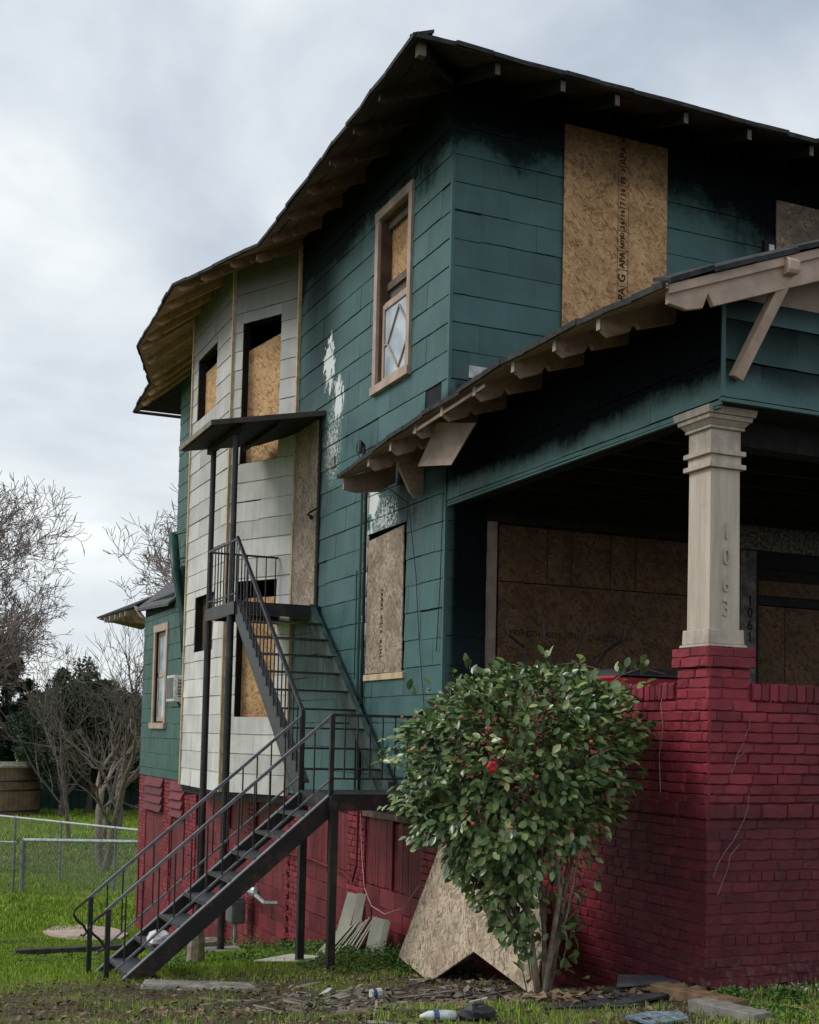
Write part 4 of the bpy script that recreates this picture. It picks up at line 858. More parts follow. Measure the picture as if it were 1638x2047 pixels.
for (x, y, zt) in ((-1.03, 3.72, 5.12), (-1.03, 4.73, 5.12)): P_('post', MB().tube([(x, y, G(x, y) - .1), (x, y, 2.96)], .045, 12).tube([(x, y, 2.96), (x, y, zt)], .036, 12), IRON)
# lower landing
mb = MB(); mb.box((XO, .06, 1.02), (-.02, .97, 1.05)); P_('landing_floor', mb)
for a, b in (((XO, .05, .97), (-.02, .05, .97)), ((XO, .97, .97), (-.02, .97, .97)), ((XO, .05, .97), (XO, .97, .97))): P_('landing_beam', MB().beam(a, b, .03, .13))
for y in (.09, .93): P_('post', MB().box((XO - .01, y - .035, G(XO, y) - .12), (XO + .06, y + .035, .91)), IRON, bevel=.004)
# flight 1 (down to the lawn, away from the wall)
def f1z(x): return 1.04 + (x - XO) * .856
xb = -2.96
for y in (.125, .955):
    P_('stringer', MB().prism([(XO, y, f1z(XO)), (xb, y, f1z(xb)), (xb, y, f1z(xb) - .10), (xb + .08, y, f1z(xb) - .19 + .07), (XO, y, f1z(XO) - .205)], (0, .035 if y < .5 else -.035, 0)))
    P_('stringer_flange', MB().beam((XO, y + (.02 if y < .5 else -.02), f1z(XO) + .004), (xb, y + (.02 if y < .5 else -.02), f1z(xb) + .004), .055, .010), IRONB)
TREAD = simple('steel_tread', (.045, .047, .052), .5, .35, 15, .5, bump=.2)
for k_ in range(1, 9):
    x = XO - .222 * k_; z = 1.05 - .19 * k_; P_('tread', MB().box((x - .02, .165, z - .03), (x + .235, .915, z)), TREAD)
def rail(name, a, b, rr, mat=IRONB): return P_(name, MB().beam(a, b, rr * 2, rr * 2.2), mat)
def f1r(x): return 1.765 + (x - XO) * .856
for y, sgn in ((.115, 1), (.965, 1)):
    rail('handrail', (XO, y, f1r(XO)), (-3.04, y, f1r(-3.04)), .0125)
    # scroll at the foot
    x0, z0 = -3.04, f1r(-3.04)
    P_('scroll', MB().tube([(x0, y, z0), (x0 - .10, y, z0 - .08), (x0 - .125, y, z0 - .13), (x0 - .10, y, z0 - .18), (x0 - .03, y, z0 - .24), (x0 - .0, y, z0 - .30), (x0 - .03, y, z0 - .33), (x0 - .055, y, z0 - .32)], .013, 6))
    rail('lower_rail', (XO, y, f1r(XO) - .58), (-2.95, y, f1r(-2.95) - .58), .008)
    P_('newel', MB().box((-3.035, y - .02, G(-3, y) - .1), (-2.995, y + .02, f1r(-3.01) - .01)))
    n = 14
    for i in range(1, n):
        x = XO - (i + .2) * 1.93 / n; P_('baluster', MB().box((x - .006, y - .006, f1r(x) - .58), (x + .006, y + .006, f1r(x) - .006)))
    P_('newel', MB().box((XO - .02, y - .02, 1.04), (XO + .02, y + .02, 1.77)))
# lower landing railing, near side and flight 2 newel
rail('handrail', (XO, .115, 1.77), (-.10, .115, 1.77), .0115, IRON); rail('lower_rail', (XO, .115, 1.19), (-.10, .115, 1.19), .007, IRON)
for i in range(1, 8): x = XO + i * .125; P_('baluster', MB().box((x - .006, .109, 1.19), (x + .006, .121, 1.77)))
# flight 2 (up along the wall)
def f2z(y): return 1.05 + (y - .97) * (2.03 / 2.48)
def chan(x, w, mat, lab=None):
    y0, y1 = .93, 3.47
    mb = MB(); mb.prism([(x, y0, 1.0), (x, y0, f2z(y0) + .10), (x, y1, f2z(y1) + .02), (x, y1, f2z(y1) - .22), (x, y0 + .22, 1.0)], (w * .3, 0, 0)); P_('stringer', mb, mat, lab)
    P_('stringer_flange', MB().beam((x + w / 2, y0, f2z(y0) + .105), (x + w / 2, y1, f2z(y1) + .03), w, .012), mat)
    P_('stringer_flange', MB().beam((x + w / 2, y0 + .25, f2z(y0) - .02), (x + w / 2, y1, f2z(y1) - .215), w, .012), mat)
chan(-1.04, .07, simple('scraped_iron', (.035, .036, .042), .5, .6, 30, .5)); chan(-.14, .06, simple('green_grey_iron', (.035, .062, .058), .5, .4, 12), 'green painted inner stringer of the upper flight')
for k_ in range(1, 10):
    z = 1.05 + .203 * k_; y = .97 + .248 * k_; P_('tread', MB().box((-1.0, y - .09, z - .018), (-.10, y + .10, z)), IRON)
def f2r(y): return f2z(y) + .72
rail('handrail', (-1.05, .95, f2r(.95) + .05), (-1.05, 3.45, f2r(3.45) + .05), .017, IRON)
for i in range(1, 19):
    y = .98 + i * .133; 
    if y < 3.42: P_('baluster', MB().box((-1.056, y - .006, f2z(y) + .05), (-1.044, y + .006, f2r(y) + .04)))
P_('newel', MB().box((-1.07, .93, 1.05), (-1.03, .97, f2r(.95) + .06)))
# upper landing railing
rail('handrail', (XO, 3.58, 3.83), (XO, 4.73, 3.83), .012, IRON); rail('handrail', (XO, 4.73, 3.83), (-.14, 4.73, 3.83), .011, IRON); rail('handrail', (XO, 3.58, 3.83), (-1.05, 3.42, 3.83), .012, IRON)
rail('lower_rail', (XO, 3.46, 3.20), (XO, 4.73, 3.20), .007, IRON)
for i in range(0, 10): y = 3.46 + i * .135; P_('baluster', MB().box((XO - .006, y - .006, 3.11), (XO + .006, y + .006, 3.82)))
for i in range(1, 8): x = XO + i * .125; P_('baluster', MB().box((x - .006, 4.724, 3.11), (x + .006, 4.736, 3.82)))
# concrete pads
for (x, y, a, b, h, lb) in ((-1.0, 4.75, .28, .20, .16, 'mossy concrete block under the far stair post'), (-1.0, 3.74, .24, .17, .07, 'thin concrete pad under the near stair post')):
    z = G(x, y); o = MB().hexa([(x - a, y - b, z - .08), (x + a, y - b * .9, z - .08), (x + a * .95, y + b, z - .08), (x - a, y + b, z - .08), (x - a * .97, y - b, z + h), (x + a * .95, y - b * .85, z + h), (x + a * .9, y + b, z + h), (x - a * .95, y + b * .95, z + h)]).build('concrete_pad', CONC, bevel=.012, org=(x, y, z)); tag(o, lb, 'block')
def gm(mb, name, mat, org, label, cat, group=None, bevel=0, smooth=False):
    o = mb.build(name, mat, org=org, bevel=bevel, smooth=smooth); return tag(o, label, cat, group)
# plastic bag on a tread
x, z = XO - .222 * 7 + .06, 1.05 - .19 * 7 + .0
mb = MB(); r_ = random.Random(3)
b0 = MB().ball((x, .33, z + .06), .10, 9, 6, (1.1, 1, .65)); b0.v = [(v[0] + r_.uniform(-.02, .02), v[1] + r_.uniform(-.02, .02), max(z + .002, v[2] + r_.uniform(-.015, .02))) for v in b0.v]
gm(b0, 'plastic_bag', simple('white_bag', (.6, .56, .58), .45, .3, 18), (x, .33, z), 'crumpled white plastic bag lying on a low stair tread', 'bag')
# gas meter
GMt = root('gas_meter', (-.18, 6.0, -1.4), 'grey gas meter with pipes on the red foundation behind the stair', 'gas meter')
MB().box((-.30, 5.85, -.98), (-.10, 6.15, -.66)).build('meter_body', simple('meter_grey', (.11, .13, .13), .5), GMt, bevel=.03)
MB().box((-.29, 5.87, -.655), (-.11, 6.13, -.60)).build('meter_cap', STEEL, GMt, bevel=.015)
MB().tube([(-.2, 5.95, -.6), (-.2, 5.95, -.48), (-.2, 5.5, -.48), (-.2, 5.1, -.50), (-.2, 4.7, -.55), (-.05, 4.65, -.55)], .028, 8).build('pipe', STEEL, GMt)
MB().ball((-.2, 5.15, -.47), .075, 9, 6).build('regulator', STEEL, GMt); MB().tube([(-.2, 6.1, -.6), (-.2, 6.1, -.45), (-.02, 6.1, -.45)], .025, 8).build('pipe', STEEL, GMt)
MB().tube([(-.2, 6.0, -.98), (-.2, 6.0, -1.7)], .025, 8).build('pipe', STEEL, GMt)
# air conditioner
AC = root('air_conditioner', (-.2, 9.33, 2.02), 'white window air conditioner sticking out of the rear green wall', 'air conditioner')
MB().box((-.42, 9.06, 2.05), (.1, 9.60, 2.47)).build('casing', PLASW, AC, bevel=.01)
GR = simple('dark_grille', (.12, .12, .125), .6)
MB().box((-.425, 9.10, 2.10), (-.418, 9.56, 2.43)).build('grille', GR, AC); MB().box((-.36, 9.055, 2.12), (-.05, 9.062, 2.40)).build('side_grille', GR, AC)
for i in range(5): MB().box((-.36, 9.050, 2.14 + i * .055), (-.05, 9.056, 2.15 + i * .055)).build('louvre', PLASW, AC)
MB().beam((-.3, 9.3, 2.04), (0, 9.3, 1.7), .03, .03).build('bracket', IRON, AC)

# ================================================================ things leaning at the foundation
# notched chipboard sheet
P = [Vector(q) for q in [(-.50, -1.02, -.47), (-.447, -1.722, -.107), (-.615, -2.978, -.20), (-.471, -2.868, .173), (-.269, -2.357, .57), (-.004, -.828, .83), (-.040, -.151, .529), (-.38, -.077, -.421)]]
P = [q + Vector((-.035, 0, .01)) for q in P]; dn = (P[2] - P[0]).normalized(); nn = (P[2] - P[0]).cross(P[6] - P[0]).normalized(); t_up = nn.cross(dn).normalized()
if t_up.z < 0: t_up = -t_up
prof = [((q - P[0]).dot(dn), (q - P[0]).dot(t_up)) for q in P]; nn = nn * .013
o = MB().prism(P, nn).build('chipboard_sheet', OSBL, org=(-.4, -1.4, -.4)); tag(o, 'large notched chipboard sheet leaning on the foundation behind the bush', 'board')
uvl = o.data.uv_layers.new(name='UVMap'); uvs = prof * 2
for lp in o.data.loops: uvl.data[lp.index].uv = uvs[lp.vertex_index]
# leftover siding planks
r_ = random.Random(9)
def plank(base, top, w, label, wdir=(0, 1, 0), th=.009):
    base = Vector(base); top = Vector(top); dn_ = (top - base).normalized(); wv = Vector(wdir); wv = (wv - dn_ * wv.dot(dn_)).normalized() * w / 2; tn = dn_.cross(wv).normalized() * th
    o_ = MB().prism([base - wv, base + wv, top + wv, top - wv], tn).build('siding_plank', PLANKM, org=base); tag(o_, label, 'plank', 'leftover siding planks leaning at the foundation')
zz_ = lambda x, y: G(x, y) - .02
for i in range(9):
    yb_ = 1.72 - i * .075; x = -.52 + i * .018
    plank((x, yb_ + .02, zz_(x, yb_)), (-.20 + i * .010, yb_ + .02 + i * .006, -.40 + i * .018 + r_.uniform(-.02, .02)), .13, ['outermost slanting siding plank, lowest on the left of the fan', 'second slanting siding plank from the left of the fan', 'third slanting siding plank from the left of the fan', 'fourth slanting siding plank from the left of the fan', 'middle siding plank of the slanting fan', 'siding plank just right of the middle of the fan', 'third slanting siding plank from the right of the fan', 'second slanting siding plank from the right of the fan', 'rightmost slanting siding plank of the fan'][i], (.95, -.3, .1) if i == 0 else (.50 + .02 * i, .80, .0))
for i in range(6):
    y = 1.0 - i * .035 - .08 * (i > 0); plank((-.24, y, zz_(-.24, y)), (-.15, y + .02, -.23 + r_.uniform(-.01, .01)), .17, ['upright siding plank at the left of the bundle beside the fan', 'second upright siding plank of the bundle', 'third upright siding plank of the bundle', 'fourth upright siding plank of the bundle', 'fifth upright siding plank of the bundle', 'rightmost upright siding plank of the bundle'][i], (.9, -.42, 0) if i == 0 else (.42, .88, 0))
plank((-.36, 1.72, zz_(-.36, 1.72)), (-.10, 1.92, -.09), .12, 'tall leaning siding plank on the left, standing above the others', (.9, -.4, 0)); plank((-.22, 1.66, zz_(-.22, 1.66)), (-.07, 1.74, -.07), .09, 'tall upright siding plank standing above the others', (.9, -.4, 0))
plank((-.50, 1.35, zz_(-.5, 1.35)), (-.42, 1.1, -.50), .12, 'short broken siding plank low at the front of the stack', (.9, -.4, 0))
z = G(-1.15, 1.0) + .02; o_ = MB().prism([(-1.45, 1.05, z), (-1.0, 1.25, z + .01), (-.72, .95, z + .02), (-.78, .82, z + .02), (-1.1, .9, z)], (0, 0, .01)).build('siding_plank', PLANKM, org=(-1.1, 1, z)); tag(o_, 'pale siding plank lying flat in the grass by the stair post', 'plank', 'leftover siding planks leaning at the foundation')
# porch bins
for i, (x, y, lb) in enumerate(((.52, -2.38, 'red wheeled bin with black lid behind the porch parapet, nearer the column'), (.52, -1.62, 'red wheeled bin with black lid behind the porch parapet, farther from the column'))):
    B = root('rubbish_bin', (x, y, 1.1), lb, 'bin', 'red bins on the porch')
    MB().hexa([(x - .2, y - .2, 1.1), (x + .2, y - .2, 1.1), (x + .2, y + .2, 1.1), (x - .2, y + .2, 1.1), (x - .27, y - .30, 2.08), (x + .27, y - .30, 2.08), (x + .27, y + .30, 2.08), (x - .27, y + .30, 2.08)]).build('bin_body', REDPL, B, bevel=.02)
    MB().hexa([(x - .30, y - .34, 2.085), (x + .30, y - .34, 2.085), (x + .30, y + .34, 2.085), (x - .30, y + .34, 2.085), (x - .25, y - .28, 2.15), (x + .25, y - .28, 2.15), (x + .25, y + .28, 2.15), (x - .25, y + .28, 2.15)]).build('lid', IRON, B, bevel=.015)
    MB().tube([(x - .31, y - .25, 2.07), (x - .33, y, 2.07), (x - .31, y + .25, 2.07)], .018, 6).build('handle', REDPL, B)
HK = root('iron_rack', (1.1, -.4, 1.1), 'black iron rack with curved prongs in front of the porch window', 'rack')
for pts in ([(.45, -.4, 2.70), (.47, -.4, 2.55), (.64, -.4, 2.44), (.68, -.4, 2.1), (.68, -.4, 1.1)], [(.84, -.4, 2.72), (.85, -.4, 2.5), (.92, -.4, 2.36), (.93, -.4, 1.1)], [(1.30, -.4, 2.66), (1.24, -.4, 2.5), (1.18, -.4, 2.35), (1.18, -.4, 1.1)], [(1.74, -.4, 2.68), (1.72, -.4, 2.56), (1.54, -.4, 2.45), (1.45, -.4, 2.33), (1.44, -.4, 1.1)]): MB().tube(pts, .014, 6).build('prong', IRON, HK)
MB().tube([(.68, -.4, 2.2), (1.44, -.4, 2.22)], .012, 6).build('crossbar', IRON, HK)

# ================================================================ debris on the ground near the camera
def slab(name, pts, th, mat, label, cat, bevel=0.0):
    P = [Vector((x, y, G(x, y) + z)) for x, y, z in pts]; o_ = MB().prism(P, (0, 0, th)).build(name, mat, org=P[0], bevel=bevel); return tag(o_, label, cat)
slab('roofing_sheet', [(-1.30, -4.25, .0), (-.95, -4.12, .02), (-.55, -3.80, .04), (-.12, -3.62, .05), (.0, -3.92, .03), (-.35, -4.20, .02), (-.8, -4.32, .01)], .014, ASPH, 'torn black roofing sheet lying under the bush by the brick wall', 'roofing')
slab('roofing_sheet', [(-.55, -3.85, .05), (-.25, -3.40, .12), (-.02, -3.55, .10), (-.10, -3.90, .05)], .012, ASPHG, 'folded grey roofing scrap against the brick wall', 'roofing')
for a_, b_, w_, mt, lb in (((-.30, -3.72), (-.25, -4.22), .14, TIMBER, 'short brown timber block lying at the foot of the pier, nearest the roofing'), ((-.38, -4.05), (-.22, -4.66), .15, TIMBER, 'brown timber plank in the middle of the three by the pier'), ((-.42, -4.50), (-.30, -4.96), .16, TIMBERG, 'grey timber offcut at the right end by the pier')):
    z = G(*a_) + .045; o_ = MB().beam((*a_, z), (*b_, z), w_, .07).build('timber_plank', mt, org=(*a_, z), bevel=.006); tag(o_, lb, 'timber', 'timber offcuts at the foot of the pier')
o_ = slab('blue_scrap', [(-1.05, -4.70, .015), (-.80, -4.55, .02), (-.62, -4.62, .02), (-.70, -4.82, .01), (-.98, -4.86, .01)], .012, simple('blue_grey_shingle', (.15, .20, .24), .8, .5, 30), 'blue grey shingle scrap at the bottom edge of the yard', 'scrap')
BT = root('plastic_bottle', (-2.0, -4.35, .03), 'white plastic bottle with a blue label lying in the grass', 'bottle')
z = G(-2, -4.3) + .032; MB().tube([(-2.13, -4.32, z), (-2.12, -4.32, z), (-2.08, -4.32, z), (-1.98, -4.34, z), (-1.93, -4.35, z)], [.012, .014, .030, .032, .026], 10).build('body', PLASW, BT, smooth=True); MB().tube([(-2.055, -4.325, z), (-2.025, -4.33, z)], .0325, 10).build('label_band', BLUE, BT)
rb = random.Random(2); b0 = MB().ball((-1.80, -4.36, z + .0), .10, 12, 8, (1.1, .7, .5)); b0.v = [(v[0] + rb.uniform(-.014, .014), v[1] + rb.uniform(-.014, .014), v[2] + rb.uniform(-.012, .012)) for v in b0.v]; o_ = b0.build('black_bag', IRON, org=(-1.8, -4.36, z)); tag(o_, 'crumpled black plastic beside the white bottle', 'bag')
CU = root('drink_cup', (-1.5, -2.2, G(-1.5, -2.2)), 'small white and blue drink cup lying on the rubble', 'cup'); z = G(-1.5, -2.2) + .04
MB().tube([(-1.56, -2.2, z), (-1.48, -2.2, z)], [.035, .042], 10).build('cup', PLASW, CU); MB().tube([(-1.545, -2.2, z), (-1.52, -2.2, z)], .0405, 10).build('blue_band', BLUE, CU)
# concrete kerb piece and slabs
xk = [(-2.75, -.15), (-1.95, -.55), (-1.95, -.80), (-2.85, -.42)]; zk = G(-2.4, -.4)
gm(MB().prism([(x, y, zk - .1) for x, y in xk], (0, 0, .15)), 'concrete_kerb', CONC, (-2.4, -.4, zk), 'grey concrete kerb piece lying below the foot of the stair', 'kerb', bevel=.03)
MB_ = [(-1.75, 12.9), (-1.4, 13.9), (-.85, 14.0), (-.45, 13.0), (-.42, 11.9), (-.75, 11.0), (-1.25, 10.8), (-1.55, 11.6)]
zs = G(-1.1, 12.3) + .02; gm(MB().prism([(x, y, zs + (12.3 - y) * .06) for x, y in MB_], (0, 0, .05)), 'concrete_slab', simple('pinkish_concrete', (.42, .33, .28), .85, .2, 6), (-1.1, 12.3, zs), 'pinkish flat concrete slab set in the lawn beyond the stair', 'slab')
zt = G(-2.2, 8.4); gm(MB().box((-2.75, 8.35, zt - .05), (-.9, 8.55, zt + .12)), 'timber_edging', simple('dark_timber', (.055, .048, .04), .8, .4, 9), (-1.8, 8.4, zt), 'dark timber edging lying across the lawn behind the stair', 'timber', bevel=.01)
gm(MB().tube([(-1.85, 1.7, G(-1.85, 1.7) - .1), (-1.84, 1.7, G(-1.85, 1.7) + .25), (-1.86, 1.7, G(-1.85, 1.7) + .42)], [.10, .085, .07], 8), 'cut_stump', BARKL, (-1.85, 1.7, G(-1.85, 1.7)), 'short grey cut stump under the lower stair flight', 'stump')

# dead vine stems still clinging to the brick
DV = root('dead_vine', (.1, -4.07, 0), 'thin dead vine stems clinging to the front of the red brick parapet', 'vine')
def bp(u, v): return ((u - 1410) / 276.0, -4.075, (1985 - v) / 312.6)
for L_ in ([(1480, 1485), (1466, 1508), (1460, 1530), (1453, 1547)], [(1492, 1497), (1470, 1512), (1462, 1520)], [(1492, 1590), (1490, 1615), (1482, 1640), (1460, 1680), (1440, 1705), (1425, 1728), (1415, 1757)], [(1472, 1690), (1452, 1712), (1446, 1740), (1425, 1790)], [(1495, 1432), (1490, 1455), (1483, 1472)]): MB().tube([bp(*q) for q in L_], .0028, 5).build('stem', simple('pale_stem', (.20, .12, .11), .8), DV)
DW = root('dead_vine', (-.03, -3.5, 1.2), 'thin dead vine hanging down the side of the brick parapet by the bush', 'vine')
MB().tube([(-.045, -3.62, 2.0), (-.045, -3.57, 1.85), (-.045, -3.60, 1.7), (-.045, -3.56, 1.5), (-.045, -3.58, 1.25)], .0028, 5).build('stem', simple('pale_stem', (.30, .20, .17), .8), DW)
# ================================================================ camellia bush
CAMB = root('camellia_bush', (-.57, -3.0, -.17), 'round glossy green camellia bush with red buds in front of the brick wall', 'bush')
rx, ry = .9155, -.4022; fx, fy = .4022, .9155
D0 = 8.62; k0 = D0 / 2540
ctr = Vector((-.85, -3.2, 0)); HV = 1475.5
prof = [(1335, 1000, 1130), (1355, 940, 1210), (1380, 870, 1262), (1420, 832, 1290), (1470, 775, 1312), (1500, 752, 1312), (1540, 765, 1290), (1580, 790, 1262), (1620, 790, 1250), (1660, 810, 1240), (1700, 850, 1225), (1750, 905, 1200), (1800, 945, 1180), (1850, 985, 1160), (1900, 1040, 1150)]
pv = np.array([p[0] for p in prof]); pl = np.array([p[1] for p in prof]); pr = np.array([p[2] for p in prof])
def leaf_mesh(seed):
    r = random.Random(seed + 3); w = r.uniform(.26, .31); bend = r.uniform(.05, .16); cup = r.uniform(.05, .11)
    st_ = [(0, 0), (.25, .75), (.55, 1.0), (.82, .62), (1.0, 0)]
    V_ = []; 
    for t, ww in st_: V_ += [(-w * ww, t, cup * ww - bend * t * t), (0, t, -bend * t * t), (w * ww, t, cup * ww - bend * t * t)]
    F_ = []
    for i in range(4): b_ = i * 3; F_ += [(b_, b_ + 1, b_ + 4, b_ + 3), (b_ + 1, b_ + 2, b_ + 5, b_ + 4)]
    mb_ = MB(); mb_.add(V_, F_); return mb_
LT = [leaf_mesh(i) for i in range(5)]; LM = [l.mesh('leaf', LEAF) for l in LT]
for l in LM: l.polygons.foreach_set('use_smooth', [True] * len(l.polygons))
leaves = []; r_ = random.Random(21)
def scr(z): return HV - (z - 1.6) / k0
clumps = []
while len(clumps) < 150:
    v = r_.uniform(1340, 1890); l_, h_ = float(np.interp(v, pv, pl)), float(np.interp(v, pv, pr)); hw = (h_ - l_) / 2
    if r_.random() > hw / 290 + .12: continue
    a_ = r_.uniform(0, 2 * math.pi); q = math.sqrt(r_.uniform(.30, 1.0)) * .93
    u = (l_ + h_) / 2 + hw * q * math.cos(a_); dd = hw * .85 * q * math.sin(a_)
    clumps.append((u, v, dd))
def addleaf(u, v, dd, size, out):
    X = ctr + Vector((rx, ry, 0)) * (u - 1060) * k0 + Vector((fx, fy, 0)) * dd * k0 + Vector((0, 0, 1.6 + (HV - v) * k0))
    if X.x > -.05: return
    yv = (out + Vector((r_.gauss(0, .6), r_.gauss(0, .6), r_.gauss(-.25, .5)))).normalized()
    nv = (Vector((-.12, -.25, 1)) * .9 + out * .9 + Vector((r_.gauss(0, .45), r_.gauss(0, .45), r_.gauss(0, .3)))); nv = (nv - yv * nv.dot(yv)).normalized(); xv = yv.cross(nv)
    leaves.append((X, Matrix((xv, yv, nv)).transposed(), size, r_.randrange(5)))
while len(leaves) < 11500:
    if r_.random() < .55:
        c_ = r_.choice(clumps); g = 26; u, v, dd = c_[0] + r_.gauss(0, g), c_[1] + r_.gauss(0, g * .9), c_[2] + r_.gauss(0, g)
    else:
        v = r_.uniform(1335, 1900); l_, h_ = float(np.interp(v, pv, pl)), float(np.interp(v, pv, pr)); hw = (h_ - l_) / 2
        if r_.random() > hw / 285: continue
        a_ = r_.uniform(0, 2 * math.pi); q = math.sqrt(r_.uniform(.12, 1.0)); u = (l_ + h_) / 2 + hw * q * math.cos(a_); dd = hw * .85 * q * math.sin(a_)
    l_, h_ = float(np.interp(v, pv, pl)), float(np.interp(v, pv, pr)); hw = max(30, (h_ - l_) / 2); mu_ = (l_ + h_) / 2
    if v > 1905 or v < 1322: continue
    if ((u - mu_) / hw) ** 2 + (dd / (hw * .9)) ** 2 > 1.0 + .30 * math.sin(u * .045 + v * .06 + 1.0) + .15 * math.sin(u * .11 - v * .09): continue
    if v > 1640 and u > 1068 and r_.random() < min(.9, (v - 1600) / 120): continue
    if v > 1790 and r_.random() < min(.8, (v - 1760) / 200): continue
    if mnoise.noise((u * .022, v * .022, dd * .022)) < -.22 and v > 1380: continue
    out = (Vector((rx, ry, 0)) * (u - mu_) / hw + Vector((fx, fy, 0)) * dd / hw + Vector((0, 0, (1560 - v) / 260))).normalized()
    addleaf(u, v, dd, r_.uniform(.050, .084), out)
for (u, v, dd) in [(1290, 1330, 40), (1320, 1325, 50), (1335, 1345, 40), (1300, 1345, 30), (1265, 1335, 40), (1240, 1345, 30), (1090, 1318, 0), (1150, 1325, 10), (1275, 1365, 20), (1310, 1350, 40), (940, 1338, 0), (905, 1355, 0), (835, 1380, 0), (1075, 1860, -60), (1060, 1880, -50), (1130, 1870, -40), (1150, 1900, -30), (1050, 1900, -40), (1120, 1925, -30), (1140, 1850, -60), (1155, 1935, -20), (1060, 1935, -30)]:
    for _ in range(4): addleaf(u + r_.gauss(0, 9), v + r_.gauss(0, 9), dd, .085, Vector((0, 0, 1)))
def lsize(q): d_ = (q[0] - CAM).dot(FWD); return q[2] / d_ - 0.004 * max(0, (q[0] - ctr).dot(Vector((fx, fy, 0))))
leaves.sort(key=lambda q: -lsize(q))
for (X, rm, s_, t_) in leaves[:300]:
    o_ = bpy.data.objects.new('leaf', LM[t_]); COL.objects.link(o_); o_.parent = CAMB
    m4 = rm.to_4x4() @ Matrix.Diagonal((s_, s_, s_, 1)); m4.translation = X - Vector(CAMB.location); o_.matrix_local = m4
Vs = []; Fs = []; b = 0
for (X, rm, s_, t_) in leaves[300:]:
    for v in LT[t_].v: Vs.append(tuple(X + rm @ (Vector(v) * s_)))
    Fs += [tuple(i + b for i in f) for f in LT[t_].f]; b = len(Vs)
me = npmesh('leaf', Vs, Fs, LEAF, 4); me.polygons.foreach_set('use_smooth', [True] * len(Fs)); o_ = link('leaf', me, None, CAMB, kind='stuff')
# stems
def sp(u, v, dd): return ctr + Vector((rx, ry, 0)) * (u - 1060) * k0 + Vector((fx, fy, 0)) * dd * k0 + Vector((0, 0, 1.6 + (HV - v) * k0))
for pts, ra in (([(1098, 2000, 0), (1105, 1930, 0), (1112, 1850, -30), (1118, 1770, -60), (1108, 1700, -80), (1118, 1620, -80), (1140, 1520, -40)], .024), ([(1105, 1760, -60), (1128, 1680, -90), (1140, 1600, -60), (1180, 1500, 0)], .016), ([(1090, 2000, 10), (1075, 1900, 0), (1066, 1820, 20), (1040, 1730, 20), (960, 1600, 0), (880, 1480, 0)], .022), ([(1106, 1995, 10), (1125, 1890, 30), (1140, 1780, 30), (1165, 1660, 30), (1230, 1500, 20)], .020), ([(1100, 1990, 0), (1100, 1860, 40), (1085, 1700, 60), (1060, 1560, 60), (1040, 1420, 40)], .020), ([(1115, 1900, 20), (1135, 1820, -40), (1150, 1720, -60), (1175, 1640, -50)], .010), ([(1066, 1830, 20), (1000, 1740, 60), (930, 1660, 30), (850, 1560, -20)], .012)):
    MB().tube([sp(*p) for p in pts], [ra * (1 - .55 * i / (len(pts) - 1)) for i in range(len(pts))], 8).build('stem', BARKL, CAMB, smooth=True)
tw = MB()
for _ in range(140):
    c_ = r_.choice(clumps); p = sp(*c_); q = sp(1100 + (c_[0] - 1100) * .45, c_[1] + r_.uniform(60, 160), c_[2] * .4)
    if p.x < -.05 and q.x < -.05: tw.tube([q, q.lerp(p, .5) + Vector((r_.gauss(0, .02), r_.gauss(0, .02), -.02)), p], [.006, .005, .003], 4, False)
for pts in ([(1215, 1370, 20), (1245, 1345, 30), (1290, 1328, 40), (1340, 1340, 40)], [(1060, 1350, 0), (1100, 1330, 0), (1150, 1322, 10), (1200, 1335, 10)], [(900, 1390, 0), (905, 1350, 0)]): tw.tube([sp(*p) for p in pts], .004, 4, False)
tw.build('twigs', BARK, CAMB, kind='stuff')
fl = sp(965, 1527, -330)
mb = MB(); 
for i in range(6): a_ = i * 1.05; mb.ball(fl + Vector((.018 * math.cos(a_), .0, .018 * math.sin(a_))), .019, 7, 5, (1, .6, 1))
mb.build('flower', PETAL, CAMB, smooth=True)
for (u, v) in ((1222, 1410), (805, 1440), (830, 1440), (915, 1440), (900, 1480), (820, 1505), (845, 1500), (1010, 1640), (940, 1635), (935, 1490), (1255, 1440), (1150, 1480), (870, 1420), (960, 1460)):
    l_, h_ = float(np.interp(v, pv, pl)), float(np.interp(v, pv, pr)); hw = (h_ - l_) / 2; c_ = max(0, 1 - ((u - (l_ + h_) / 2) / hw) ** 2)
    MB().ball(sp(u, v, -hw * .9 * math.sqrt(c_) - 10), .013, 6, 5).build('bud', BUD, CAMB, smooth=True)

